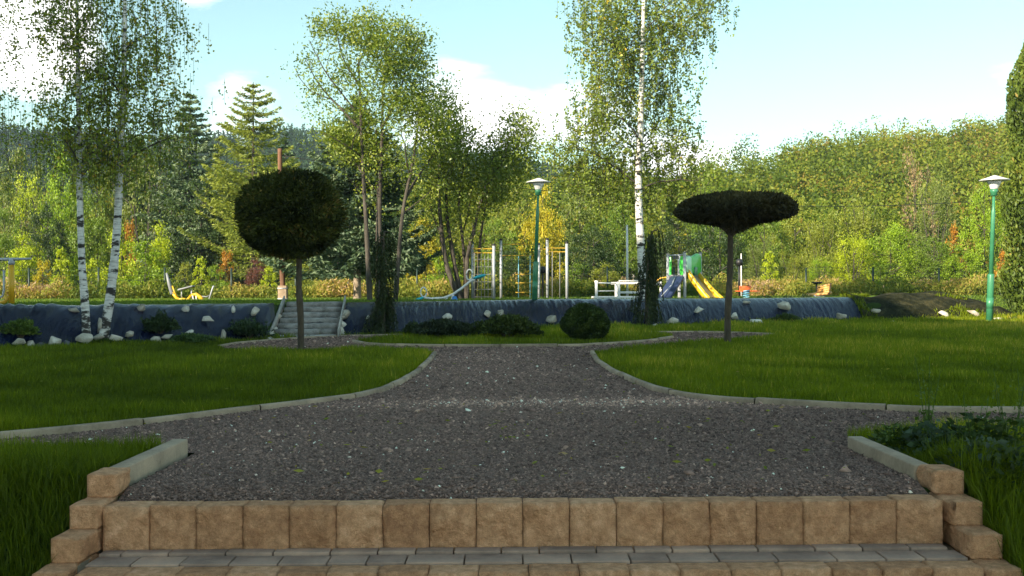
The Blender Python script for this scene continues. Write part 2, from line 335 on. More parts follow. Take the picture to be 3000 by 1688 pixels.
# ridges as seen in the photo: (x, y) of the bare hill top
NEAR = [(-600, 640), (0, 660), (120, 690), (420, 730), (800, 740), (1250, 720), (1500, 680), (1750, 675), (2000, 640), (2190, 610), (2330, 575), (2560, 530), (2780, 505), (2930, 470), (3100, 455), (3700, 440)]
FAR = [(-700, 420), (0, 440), (150, 450), (450, 470), (600, 465), (830, 440), (900, 440), (1000, 465), (1150, 490), (1300, 502), (1450, 520), (1600, 540), (1750, 565), (1950, 600), (2150, 620), (3700, 650)]
def ridge(tab, u, Yr, tree):
    px = 1500 + 3000 * u
    y = np.interp(px, [a for a, _ in tab], [b for _, b in tab]); yh = 850 - 0.004 * (px - 1500)
    return CAM[2] + (yh - y) / 3000 * Yr - tree
YN, YF = 115.0, 330.0
def hill_z(X, Y):
    u = X / Y
    zn = ridge(NEAR, u, YN, 0.0); zf = ridge(FAR, u, YF, 0.0)
    a = np.clip((Y - 56) / (YN - 56), 0, 1); a = a * a * (3 - 2 * a)
    z = PLZ + (zn - PLZ) * a
    b = np.clip((Y - YN) / (YF - YN), 0, 1); b = b * b * (3 - 2 * b)
    z = np.where(Y > YN, zn * (1 - b) + zf * b, z)
    c = np.clip((Y - YF) / 900, 0, 1)
    z = np.where(Y > YF, zf * (1 - c) - 5 * c, z)
    return z - np.where(Y < 57.5, 0.02, 0)
us = np.linspace(-1.1, 1.1, 90); vs = np.concatenate([np.linspace(57, 120, 30), np.linspace(126, 400, 40), np.linspace(430, 1800, 12)])
U, V = np.meshgrid(us, vs, indexing='ij'); X = U * V; Z = hill_z(X, V)
nx, ny = U.shape; i = np.arange(nx - 1)[:, None] * ny + np.arange(ny - 1)[None]
b = MB().add(np.stack([X, V, Z], -1).reshape(-1, 3), [np.stack([i, i + ny, i + ny + 1, i + 1], -1).reshape(-1, 4)])
prop(b.build('hills', M['hill'], smooth=True), kind='structure')

# ------------------------------------------------------------------ gravel path
def gp(lst): return [G(x, y)[:2] for x, y in lst]
LC = [np.array([-4.6, 4.75]), np.array([-3.75, 5.45])] + gp([(0, 1297), (150, 1284), (350, 1262), (560, 1236), (700, 1217), (860, 1198), (1050, 1173), (1130, 1153), (1185, 1128), (1230, 1098), (1262, 1066), (1280, 1043)])
LB = gp([(1180, 1031), (1040, 1028), (870, 1031), (730, 1030), (660, 1027)])
FC = gp([(645, 1021), (700, 1010), (800, 1001), (900, 994), (1000, 989), (1100, 986), (1190, 984)])
IS = gp([(1045, 1001), (1030, 1006), (1055, 1012), (1120, 1017), (1270, 1020), (1500, 1021), (1700, 1019), (1850, 1009), (1930, 1001), (1975, 994), (1960, 986)])
FR = gp([(1900, 978), (2040, 977), (2180, 980), (2290, 984)])
RB = gp([(2230, 992), (2130, 999), (2000, 1006), (1900, 1015), (1800, 1028)])
RC = gp([(1728, 1040), (1745, 1066), (1785, 1095), (1851, 1128), (1913, 1152), (2003, 1171), (2103, 1183), (2300, 1196), (2480, 1206), (2703, 1216), (3000, 1219)]) + [np.array([4.6, 7.35])]
NR = [np.array([4.6, 6.1])] + gp([(2950, 1272), (2700, 1282), (2490, 1292)])
NL = [np.array([-1.80, 5.66])] + gp([(40, 1338)]) + [np.array([-3.4, 4.9]), np.array([-4.2, 4.2])]
TERR = [np.array([1.84, 5.64]), np.array([1.84, 4.66]), np.array([-1.75, 4.66]), np.array([-1.75, 5.66])]
poly = np.array([*TERR, *NL[1:], *LC, *LB, *FC, *IS, *FR, *RB, *RC, *NR])
tri = geometry.tessellate_polygon([[Vector((p[0], p[1], 0)) for p in poly]])
def inpoly(X, Y, pg):
    c = np.zeros(X.shape, bool); n = len(pg)
    for k in range(n):
        x1, y1 = pg[k]; x2, y2 = pg[(k + 1) % n]
        m = (y1 > Y) != (y2 > Y)
        c ^= m & (X < (x2 - x1) * (Y - y1) / ((y2 - y1) if y2 != y1 else 1e-9) + x1)
    return c
gz = lambda X, Y: 0.004 * X - 0.003 * (Y - 4.5)
b = MB().add(np.c_[poly, gz(poly[:, 0], poly[:, 1]) + 0.018], [np.array([list(t) for t in tri])])
b.add([[-1.75, 4.66, gz(-1.75, 4.66) + .018], [1.84, 4.66, gz(1.84, 4.66) + .018], [1.84, 4.47, gz(1.84, 4.47) - .035], [-1.75, 4.47, gz(-1.75, 4.47) - .035]], [np.array([[0, 1, 2, 3]])])
o = prop(b.build('gravel_path', M['gravelbed']), kind='structure')
bm = bmesh.new(); bm.from_mesh(o.data); bmesh.ops.recalc_face_normals(bm, faces=bm.faces)
if sum(f.normal.z for f in bm.faces) < 0: bmesh.ops.reverse_faces(bm, faces=bm.faces)
bm.to_mesh(o.data); bm.free()

def stones(name, mat, n, y0, y1, size, rng, zoff=0.018):
    """angular chips lying on the gravel, denser near the camera"""
    Y = np.exp(rng.uniform(math.log(y0), math.log(y1), n)); X = rng.uniform(-0.7, 0.7, n) * Y
    m = inpoly(X, Y, poly) | ((Y > 4.475) & (Y < 4.7) & (X > -1.74) & (X < 1.83)); X, Y = X[m], Y[m]; n = len(X)
    s = rng.lognormal(0, 0.42, n) * np.interp(Y, [4.4, 8, 16, 24], size)
    base = np.array([[1, 0, 0], [-.5, .85, 0], [-.5, -.85, 0], [.3, .2, .8], [-.4, 0, .65], [0, 0, -.5]])
    F = np.array([[0, 1, 3], [1, 4, 3], [1, 2, 4], [2, 0, 4], [0, 3, 4], [1, 0, 5], [2, 1, 5], [0, 2, 5]])
    V = base[None] * rng.uniform(0.55, 1.35, (n, 6, 3)) * s[:, None, None] * np.array([1, 1, 0.75])
    th = rng.uniform(0, 6.28, n); c, sn = np.cos(th), np.sin(th)
    tl = rng.normal(0, 0.35, (n, 2))
    V[:, :, 2] += V[:, :, 0] * tl[:, None, 0] + V[:, :, 1] * tl[:, None, 1]
    x = V[..., 0] * c[:, None] - V[..., 1] * sn[:, None]; y = V[..., 0] * sn[:, None] + V[..., 1] * c[:, None]
    V = np.stack([x + X[:, None], y + Y[:, None], V[..., 2] + (gz(X, Y) + np.interp(Y, [4.47, 4.66], [-.03, zoff]))[:, None]], -1)
    FF = (F[None] + 6 * np.arange(n)[:, None, None]).reshape(-1, 3)
    band = np.exp(-((Y - 8.15 + 0.06 * np.abs(X)) / 0.38) ** 2) * np.clip(1.4 - np.abs(X - 0.4) * 0.45, 0, 1)   # band of lighter-toned stones across the gravel
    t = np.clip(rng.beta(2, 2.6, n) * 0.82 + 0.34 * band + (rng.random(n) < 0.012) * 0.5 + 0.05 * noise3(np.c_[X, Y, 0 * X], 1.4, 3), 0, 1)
    b = MB().add(V.reshape(-1, 3), [FF], np.repeat(t, 6))
    return prop(b.build(name, mat), kind='stuff', label='loose grey crushed stone covering the path and terrace', cat='gravel')
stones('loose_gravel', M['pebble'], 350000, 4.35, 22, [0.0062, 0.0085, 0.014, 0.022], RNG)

# ------------------------------------------------------------------ curbs
def curb(name, line, label, seg=1.0, th=0.06, h=0.062, side=1, z0=0.0):
    """a run of concrete curb stones set along a line; every stone is a part"""
    line = np.array(line); d = np.r_[0, np.cumsum(np.linalg.norm(np.diff(line, axis=0), axis=1))]
    n = max(1, int(round(d[-1] / seg))); org = np.array([*line[0], float(gz(*line[0]))])
    root = thing(name, label, 'curb', org, 0, 'concrete curbs of the gravel path')
    for k in range(n):
        ss = np.linspace(k * d[-1] / n + 0.006, (k + 1) * d[-1] / n - 0.006, 6)
        p = np.stack([np.interp(ss, d, line[:, 0]), np.interp(ss, d, line[:, 1])], -1)
        t = np.gradient(p, axis=0); t /= np.linalg.norm(t, axis=1, keepdims=True); nrm = np.stack([-t[:, 1], t[:, 0]], -1) * side
        jz = random.uniform(-0.006, 0.006)
        zb = gz(p[:, 0], p[:, 1]); q = p + nrm * th; c = 0.012
        V = np.stack([np.c_[p, zb - 0.12], np.c_[p, zb + h + z0 - c + jz], np.c_[p + nrm * c, zb + h + z0 + jz], np.c_[q - nrm * c, zb + h + z0 + jz], np.c_[q, zb + h + z0 - c + jz], np.c_[q, zb - 0.12]], 1)
        m = 6; i = np.arange(5)[:, None] * m; j = np.arange(m)[None]; j2 = (j + 1) % m
        F = np.stack([i + j, i + j2, i + m + j2, i + m + j], -1).reshape(-1, 4)
        if side > 0: F = F[:, ::-1]
        e = np.arange(m); caps = np.stack([e, e[::-1] + 5 * m])
        if side > 0: caps = caps[:, ::-1]
        MB().add(V.reshape(-1, 3), [F, caps], random.random()).build('curb_stone', M['concrete'], root, org)
    return root
curb('lawn_curb', LC, 'pale grey curb sweeping round the front of the left lawn up to the narrow path', side=1)
curb('lawn_curb', RC, 'bluish grey curb curving round the front of the right lawn towards the right edge', side=1)
curb('island_curb', IS[1:10], 'grey curb round the front of the small planted island in the middle of the path', side=1, seg=0.9)
curb('bank_curb', FC, 'thin curb behind the left arm of the path at the foot of the log steps', side=1, h=0.05)
curb('bank_curb', FR, 'thin curb behind the right arm of the path past the flat-topped tree', side=1, h=0.05)
curb('side_curb', NL[::-1], 'low curb half hidden by grass meeting the left side wall of the gravel terrace', side=-1, h=0.055)
curb('side_curb', NR[:1] + NR[1:], 'low curb half hidden by weeds meeting the right side wall of the gravel terrace', side=1, h=0.055)

# ------------------------------------------------------------------ stone steps at the front
def rough_block(x0, x1, y0, y1, z0, z1, rough_front=True, rough_side=0, tint=None, amp=0.008):
    """split-face block: front (low y) and one side broken rough, the top smooth"""
    b = MB(); g = 0.0015; x0 += g; x1 -= g
    n, k = 7, 7
    # closed box from a subdivided cube, vertices pushed on the rough faces
    bm = bmesh.new(); bmesh.ops.create_cube(bm, size=1.0)
    bmesh.ops.subdivide_edges(bm, edges=bm.edges[:], cuts=11, use_grid_fill=True)
    V = np.array([v.co[:] for v in bm.verts]); F = np.array([[v.index for v in f.verts] for f in bm.faces]); bm.free()
    W = np.stack([x0 + (V[:, 0] + .5) * (x1 - x0), y0 + (V[:, 1] + .5) * (y1 - y0), z0 + (V[:, 2] + .5) * (z1 - z0)], -1)
    sd = random.randint(0, 10 ** 6); dn = (noise3(W, 30, sd) * 0.7 + noise3(W, 85, sd + 1) * 0.6) * amp
    edge = np.minimum(np.minimum(0.5 - np.abs(V[:, 0]), 0.5 - np.abs(V[:, 2])) * 6, 1)
    if rough_front:
        m = V[:, 1] < -0.49; W[m, 1] += np.where(edge[m] < 0.2, 0.001, -0.003) + dn[m] * np.where(edge[m] < 0.2, 0.4, 1)
    if rough_side:
        e2 = np.minimum(np.minimum(0.5 - np.abs(V[:, 1]), 0.5 - np.abs(V[:, 2])) * 6, 1)
        m = (V[:, 0] * rough_side) > 0.49; W[m, 0] += rough_side * (np.where(e2[m] < 0.2, -0.006, 0.004) + dn[m])
    m = V[:, 2] > 0.49; W[m, 2] += dn[m] * 0.12
    rim = (V[:, 2] > 0.49) & ((np.abs(V[:, 0]) > 0.49) | (np.abs(V[:, 1]) > 0.49)); W[rim, 2] -= 0.0015 + 0.003 * np.clip(noise3(W[rim], 60, sd + 5), 0, 2)
    return b.add(W, [F], random.random() if tint is None else tint)
ST = thing('garden_steps', 'tan split-face stone steps with grey paved tread at the front of the gravel terrace', 'steps', (0.05, 4.2, -0.4))
so = np.array([0.05, 4.2, -0.4])
e = np.linspace(-1.755, 1.84, 19)
for k in range(18):
    rough_block(e[k], e[k + 1], 4.38, 4.50, -0.30, -0.012 + 0.004 * e[k] + random.uniform(-.002, .002), tint=random.random()).build('riser_block', M['splitblock'], ST, so)
e = np.linspace(-1.735, 1.86, 19)
for k in range(18):
    rough_block(e[k], e[k + 1], 4.045, 4.165, -0.5, -0.212 + 0.004 * e[k] + random.uniform(-.002, .002), tint=random.random()).build('riser_block', M['splitblock'], ST, so)
for y0, y1, off in ((4.168, 4.30, 0.0), (4.303, 4.376, 0.09)):
    x = -1.76 - off
    while x < 1.83:
        w = random.choice([0.16, 0.2, 0.2, 0.24]); a, c = max(x, -1.745), min(x + w, 1.855)
        if c - a > 0.03:
            zt = -0.212 + (y0 + y1 - 8.34) * 0.05 + 0.004 * a + random.uniform(-.0015, .0015)
            bb = MB().box(((a + c) / 2, (y0 + y1) / 2, zt - 0.04), (c - a - 0.006, y1 - y0 - 0.006, 0.08), tint=random.random()); bb.build('tread_paver', M['paver'], ST, so, bevel=0.003)
        x += w
for X0, X1, sgn in ((-1.88, -1.752, 1), (1.862, 1.992, -1)):
    for k, (yf, zt) in enumerate(((4.52, 0.094), (4.36, -0.008), (4.20, -0.11), (4.05, -0.212), (3.89, -0.314))):
        sx = -0.008 * k * sgn
        rough_block(X0 + sx, X1 + sx, yf, yf + (0.19 if k == 0 else 0.37), zt - 0.102, zt, rough_front=False, rough_side=sgn, tint=0.75 + random.uniform(-.2, .2), amp=0.006).build('cheek_block', M['splitblock'], ST, so)
# footing below the cheek blocks
for X0, X1 in ((-1.875, -1.775), (1.885, 1.985)):
    MB().box(((X0 + X1) / 2, 4.43, -0.45), (X1 - X0, 0.5, 0.46)).build('footing', M['concrete'], ST, so)
def sidewall(x0, x1, label):
    o = np.array([(x0 + x1) / 2, 5.18, 0.0])
    r = MB().box((o[0], 5.18, -0.05), (x1 - x0, 0.94, 0.275), tint=0.6).build('side_wall', M['concrete'], None, o, bevel=0.008)
    prop(r, label, 'curb')
sidewall(-1.875, -1.79, 'tall concrete edging slab on the left side of the gravel terrace above the steps')
sidewall(1.845, 1.93, 'tall concrete edging slab on the right side of the gravel terrace above the steps')

# ------------------------------------------------------------------ grass
def blades(X, Y, Z, h, w, rng, lean=0.35, tint=None):
    n = len(X); th = rng.uniform(0, 6.28, n); c = np.cos(th); s = np.sin(th)
    a = rng.uniform(0, 6.28, n); l = np.abs(rng.normal(0, lean, n)) * h
    bx, by = np.cos(a) * l, np.sin(a) * l
    p = np.stack([X, Y, Z], -1); side = np.stack([c, s, 0 * c], -1) * (w / 2)[:, None]
    mid = p + np.stack([bx * .3, by * .3, h * .6], -1); tip = p + np.stack([bx, by, h * np.sqrt(np.clip(1 - (l / (h + 1e-6)) ** 2 * .5, .2, 1))], -1)
    Q1 = np.stack([p - side, p + side, mid + side * .75, mid - side * .75], 1)
    V = np.concatenate([Q1, tip[:, None]], 1)
    i = np.arange(n)[:, None] * 5
    t = np.clip(rng.beta(2.2, 2.6, n) if tint is None else tint, 0, 1)
    return V.reshape(-1, 3), [i + np.array([0, 1, 2, 3]), i + np.array([3, 2, 4])], np.repeat(t, 5)
def lawn_pts(n, y0, y1, rng, ulim=0.74):
    Y = np.exp(rng.uniform(math.log(y0), math.log(y1), n)); X = rng.uniform(-ulim, ulim, n) * Y
    return X, Y
curblines = [np.array(l) for l in (LC, RC, IS[1:10], FC, FR, NL, NR)]
def near_curb(X, Y, d=0.05):
    m = np.zeros(X.shape, bool)
    for l in curblines:
        for k in range(len(l) - 1):
            a, b_ = l[k], l[k + 1]; v = b_ - a; L = (v ** 2).sum()
            t = np.clip(((X - a[0]) * v[0] + (Y - a[1]) * v[1]) / L, 0, 1)
            m |= (X - a[0] - t * v[0]) ** 2 + (Y - a[1] - t * v[1]) ** 2 < d * d
    return m
g = MB()
X, Y = lawn_pts(790000, 4.9, 30, RNG)
ok = (~inpoly(X, Y, poly)) & (Y < foot(X) + np.where(X > 12.2, 2.0, 0.05)) & ~((np.abs(X - .03) < 1.96) & (Y < 5.72))
X, Y = X[ok], Y[ok]; ok = ~near_curb(X, Y, 0.066); X, Y = X[ok], Y[ok]
pn = np.c_[X, Y, 0 * X]
patch = noise3(pn, 1.1, 11) * 0.55 + noise3(pn, 3.5, 12) * 0.5 + noise3(pn, 9, 13) * .3
h = np.interp(Y, [4, 8, 14, 30], [0.10, 0.095, 0.10, 0.13]) * (1 + 0.28 * patch) * RNG.uniform(0.5, 1.3, len(X))
w = np.interp(Y, [4, 8, 16, 30], [0.0045, 0.0065, 0.012, 0.026])
tn = 0.40 + 0.2 * patch + RNG.normal(0, 0.15, len(X)) + (RNG.random(len(X)) < .02) * .4 + .04 * np.clip(X, -2, 4)
V, F, t = blades(X, Y, T(X, Y) - 0.01, h, w, RNG, tint=tn); g.add(V, F, t)
# shaggy banks beside the steps, blade tint lowered to stand for deep shade
n = 95000
X = np.r_[RNG.uniform(-4.4, -1.9, n), RNG.uniform(2.02, 4.6, n)]; Y = RNG.uniform(2.6, 5.6, 2 * n)
ok = (~inpoly(X, Y, poly)) & (np.abs(X) < 0.95 * Y); X, Y = X[ok], Y[ok]
pn = np.c_[X, Y, 0 * X]; patch = noise3(pn, 2.2, 15)
h = RNG.uniform(0.06, 0.2, len(X)) * (1 + 0.3 * patch) * np.where(Y > 5.0, 0.62, 1)
V, F, t = blades(X, Y, T(X, Y) - 0.01, h, np.full(len(X), 0.0055), RNG, lean=0.55, tint=0.2 + 0.12 * patch + RNG.normal(0, 0.14, len(X))); g.add(V, F, t)
prop(g.build('lawn_grass', M['grass']), kind='stuff', label='shaded green lawn grass round the gravel path', cat='grass')
# sunlit grass of the playground plateau
g = MB(); n = 150000
Y = RNG.uniform(17.5, 43, n); X = RNG.uniform(-.6, .6, n) * Y
ok = (Y > foot(X) + np.where(X > 12.2, 1.5, 1.3)); X, Y = X[ok], Y[ok]
h = RNG.uniform(0.03, 0.09, len(X)); V, F, t = blades(X, Y, T(X, Y) - 0.01, h, np.full(len(X), 0.03), RNG); g.add(V, F, t)
prop(g.build('plateau_grass', M['litgrass']), kind='stuff', label='bright grass of the playground level behind the bank', cat='grass')
g = MB(); n = 120000
Y = RNG.uniform(38.3, 43.5, n); X = RNG.uniform(-.58, .58, n) * Y
pn = np.c_[X, Y, 0 * X]; patch = noise3(pn, 0.9, 21) * .6 + noise3(pn, 0.28, 22) * .6; fine_ = noise3(pn, 4.5, 23)
hh = np.clip(.42 + .22 * patch + .16 * fine_, .06, 1.0); z = T(X, Y) + hh * RNG.random(n) ** .7
t = np.clip(.24 + .22 * noise3(pn, 1.7, 24) + .18 * (z - T(X, Y)) / .5 + RNG.normal(0, .17, n), 0, 1)
g.quads(leaf_quads(np.c_[X, Y, z], .15, RNG, .045, dirs=np.tile([0, 0, 1.0], (n, 1)), jit=1.5), t)
prop(g.build('dry_grass', M['drygrass']), kind='stuff', label='mottled orange, pink and green wild growth along the wire fence', cat='grass')

# a few dry leaves and straws blown over the gravel and the lawn
n = 700; Y = np.exp(RNG.uniform(math.log(4.6), math.log(16), n)); X = RNG.uniform(-.55, .55, n) * Y
ok = inpoly(X, Y, poly) | (RNG.random(n) < .25); X, Y = X[ok], Y[ok]; n = len(X)
z = gz(X, Y) + np.where(inpoly(X, Y, poly), .03, .09)
g = MB().quads(leaf_quads(np.c_[X, Y, z], RNG.choice([.018, .026, .05], n), RNG, RNG.choice([.012, .016, .004], n), dirs=np.c_[RNG.normal(size=(n, 2)), np.zeros(n)], jit=.15), np.clip(RNG.normal(.55, .2, n), 0, 1))
prop(g.build('fallen_leaves', M['drygrass']), kind='stuff', label='few dry leaves and straws scattered on the gravel', cat='leaves')
# ------------------------------------------------------------------ plastic sheeting on the bank
def bank_normal(X):
    e = 0.5; dx = (foot(X + e) - foot(X - e)) / (2 * e); v = np.array([-dx, 1.0]); return v / np.linalg.norm(v)
def bank_pt(X, t):
    """t = 0 at the foot of the bank, 1 at the crest; measured along depth"""
    Y = foot(X) + t * 1.25; return X, Y
nx, nt_ = 720, 34
U = np.linspace(-13.5, 10.3, nx); tt = np.linspace(-0.04, 1.22, nt_)
XX, TT = np.meshgrid(U, tt, indexing='ij'); YY = foot(XX) + TT * 1.25
endw = np.interp(XX, [9.6, 10.3], [0, 1]); YY = YY - 0 * endw
ZZ = T(XX, YY)
s_ = XX * 1.25
pn = np.stack([s_ * 4.2 + 0.8 * TT, TT * 1.1, 0 * XX], -1).reshape(-1, 3)
f1 = noise3(pn, 1.2, 31).reshape(XX.shape); f2 = noise3(pn * np.array([2.9, .55, 1]), 1.2, 32).reshape(XX.shape)
f3 = noise3(np.stack([XX, TT * 2, 0 * XX], -1).reshape(-1, 3), 1.6, 33).reshape(XX.shape)
amp = np.interp(TT, [0, .15, .7, 1, 1.2], [.3, 1, 1, .3, .1]) * np.interp(XX, [-12, -6.5, -4, -1, 10], [0.065, 0.055, 0.028, 0.012, 0.011]) * (1 + .6 * f3) * np.clip(TT * 3, .2, 1) * np.clip((1.25 - TT) * 4, 0.15, 1)
d = 0.045 + amp * (f1 * 0.6 + np.abs(f2) * 0.8) + 0.02 * f3 * np.clip(1.3 - TT, .15, 1)
ZZ = ZZ + d; YY = YY - d * 0.7
i = np.arange(nx - 1)[:, None] * nt_ + np.arange(nt_ - 1)[None]
bs = MB().add(np.stack([XX, YY, ZZ], -1).reshape(-1, 3), [np.stack([i, i + nt_, i + nt_ + 1, i + 1], -1).reshape(-1, 4)])
o = bs.build('plastic_sheet', M['foil'], smooth=True)
prop(o, 'long black plastic sheeting stretched over the bank in front of the playground', 'sheeting')
# bare soil end of the bank on the right
U = np.linspace(10.05, 14.9, 110); tt = np.linspace(-0.1, 1.4, 40)
XX, TT = np.meshgrid(U, tt, indexing='ij'); YY = foot(XX) + TT * 1.35; ZZ = T(XX, YY)
pn = np.stack([XX, YY, ZZ], -1).reshape(-1, 3); edge = np.clip(np.minimum(np.minimum(TT + .1, 1.4 - TT) * 5, (14.9 - XX) * 2), 0, 1)
ZZ = ZZ + 0.015 + edge * (0.12 + 0.05 * noise3(pn, 2.2, 41).reshape(XX.shape) + 0.035 * noise3(pn, 7, 42).reshape(XX.shape))
i = np.arange(109)[:, None] * 40 + np.arange(39)[None]
bs = MB().add(np.stack([XX, YY, ZZ], -1).reshape(-1, 3), [np.stack([i, i + 40, i + 41, i + 1], -1).reshape(-1, 4)])
prop(bs.build('soil', M['soil'], smooth=True), kind='structure')

# ------------------------------------------------------------------ rocks
def rock(x, y, w, h, label, pointy=0.0, flat=False, mat='rock', tilt=0.0, lift=0.0, group='rocks on the planted bank'):
    p = G(x, y + h * 0.35); Y = p[1] - min(.14, .35 * min(w, h) / 3000 * p[1]) - .06; W = w / 3000 * Y; H = h / 3000 * Y
    rng = np.random.default_rng(int(x * 13 + y * 7)); n = 13
    pts = rng.normal(size=(n, 3)); pts /= np.linalg.norm(pts, axis=1, keepdims=True); pts *= rng.uniform(0.9, 1.2, (n, 1))
    pts *= np.array([W / 2, max(min(W, H) * 0.45, 0.06), H / 2]) * 1.05
    if pointy:
        t = (pts[:, 2] / H + 0.5); pts[:, 0] *= 1 - pointy * np.clip(t, 0, 1) * 0.75
    if tilt:
        c, s = math.cos(tilt), math.sin(tilt); pts = pts @ np.array([[c, 0, -s], [0, 1, 0], [s, 0, c]])
    bm = bmesh.new()
    for q in pts: bm.verts.new(q)
    r = bmesh.ops.convex_hull(bm, input=bm.verts[:]); bmesh.ops.delete(bm, geom=[v for v in bm.verts if not v.link_faces], context='VERTS')
    bmesh.ops.bevel(bm, geom=bm.edges[:], offset=min(W, H) * 0.035, segments=1, affect='EDGES')
    bmesh.ops.triangulate(bm, faces=bm.faces)
    bmesh.ops.subdivide_edges(bm, edges=bm.edges[:], cuts=1, use_grid_fill=True)
    bm.verts.ensure_lookup_table(); bm.verts.index_update()
    V = np.array([v.co[:] for v in bm.verts]); V = V + (noise3(V, 14 / max(W, .2) * .4, int(x)) * 0.03 * min(W, H))[:, None] * (V / (np.linalg.norm(V, axis=1, keepdims=True) + 1e-6))
    F = np.array([[v.index for v in f.verts] for f in bm.faces if len(f.verts) == 3]); F4 = np.array([[v.index for v in f.verts] for f in bm.faces if len(f.verts) == 4]); bm.free()
    org = P(x, y, Y); org[2] += lift
    b = MB(); fs = [F] + ([F4] if len(F4) else []); b.add(V + org, fs, rng.random())
    o = b.build('rock', M[mat], None, org); return prop(o, label, 'rock', group)
rock(81, 905, 30, 11, 'small flat white rock on the sheeting crest above the yellow-green bush')
rock(143, 896, 28, 18, 'grey rock with a white left end on the crest near the leftmost fence post')
rock(219, 908, 40, 18, 'pale outlined flat rock just left of the left birch trunk near the crest', flat=True)
rock(289, 952, 26, 46, 'tall narrow grey rock standing upright between the two left birch trunks')
rock(51, 1000, 56, 22, 'long flat grey rock under the yellow-green bush')
rock(89, 1009, 28, 22, 'small round grey rock right of the long flat rock by the left edge')
rock(160, 999, 44, 36, 'triangular cream rock at the bank foot left of the left birch', pointy=.5)
rock(120, 1013, 30, 18, 'low dark grey stone at the bank foot left of the triangular cream rock', mat='darkrock')
rock(195, 1010, 30, 26, 'dark wedge stone beside the triangular cream rock by the birches', pointy=.6, mat='darkrock')
rock(250, 994, 46, 36, 'grey rock right at the foot of the left birch trunk', pointy=-.4)
rock(290, 986, 34, 22, 'rounded white grey rock at the foot between the two birches')
rock(344, 989, 46, 24, 'long cream boulder with a shaded hollow right of the right birch')
rock(379, 979, 30, 17, 'small rounded rock behind the long cream boulder', tilt=-.2)
rock(455, 995, 42, 33, 'cream angular rock at the bank foot below the dark shrub', pointy=.55)
rock(489, 985, 32, 19, 'oblong grey rock touching the cream angular rock under the dark shrub', tilt=-.2)
rock(552, 976, 30, 16, 'slanting grey rock above the creeping juniper mat', tilt=-.45)
rock(655, 986, 26, 40, 'upright wedge-shaped cream rock left of the log steps', pointy=.7)
rock(609, 938, 37, 22, 'oval tan rock alone in the middle of the sheeting, left of the log steps')
rock(548, 906, 30, 22, 'bright cream rock at the crest below the yellow rowing machine', tilt=-.5)
rock(684, 906, 18, 25, 'small triangular tan rock near the crest left of the squarish rock', pointy=.8)
rock(746, 913, 30, 30, 'squarish tan rock near the crest just left of the log steps')
rock(412, 902, 34, 20, 'white rock on the crest between the right birch and the rowing machine', tilt=-.4)
for q in ((810, 927, 34, 17, 'topmost flat rock of the pile left of the log steps'), (807, 945, 28, 24, 'second rock from the top of the pile left of the log steps'), (800, 964, 28, 22, 'middle rounded rock of the pile left of the log steps'), (794, 978, 24, 15, 'second rock from the bottom of the pile left of the log steps'), (791, 992, 26, 19, 'bottom cream rock of the pile left of the log steps'),
          (1014, 918, 32, 24, 'topmost pointed rock of the pile right of the log steps'), (1005, 936, 34, 28, 'large second rock from the top of the pile right of the log steps'), (1001, 951, 28, 20, 'middle white rock of the pile right of the log steps'), (999, 965, 25, 20, 'second rock from the bottom of the pile right of the log steps'), (996, 978, 32, 17, 'bottom spread rock of the pile right of the log steps')):
    rock(*q, pointy=.25)
rock(1077, 930, 15, 14, 'tiny round pale rock left of the first weeping conifer')
rock(1309, 927, 37, 24, 'grey rock rising behind the dark juniper on the island', pointy=.4)
rock(1427, 919, 27, 24, 'cream topped rock left of the large pyramid rock behind the golden juniper', pointy=.3)
rock(1466, 918, 37, 30, 'large pale pyramid-shaped rock behind the golden juniper', pointy=.6)
rock(1617, 932, 41, 30, 'pale wedge-shaped rock between the lamp post and the round bush', pointy=.6, tilt=-.25)
rock(2050, 909, 36, 26, 'pale pyramid rock high on the sheeting below the yellow slide', pointy=.7)
rock(1970, 942, 36, 28, 'grey rounded rock low on the sheeting right of the second weeping conifer')
rock(1919, 954, 18, 12, 'tiny white rock at the foot of the second weeping conifer')
rock(2154, 926, 22, 24, 'grey rock half hidden behind the stem of the flat-topped tree')
rock(2212, 943, 47, 28, 'big domed grey rock at the foot right of the flat-topped tree', pointy=.4)
rock(2300, 897, 35, 27, 'pale rock near the crest above the small dwarf pine', pointy=-.4)
rock(2187, 885, 24, 12, 'pinkish rock on the crest under the red spring rider')
rock(2464, 928, 31, 28, 'angular pale rock low on the right part of the sheeting')
rock(2565, 910, 30, 15, 'flat tan rock where the sheeting meets the bare soil')
rock(2764, 921, 36, 20, 'light oval rock lying in the bare soil slope', tilt=.35)
rock(2850, 916, 46, 20, 'long cream rock on the sunny shoulder of the soil slope', tilt=.55)
rock(2616, 943, 17, 9, 'tiny cream stone in the grass under the soil slope')
rock(2925, 936, 34, 12, 'flat pale slab in the grass just right of the right lamp post')
rock(2968, 934, 28, 12, 'small grey slab at the right edge beyond the right lamp post')

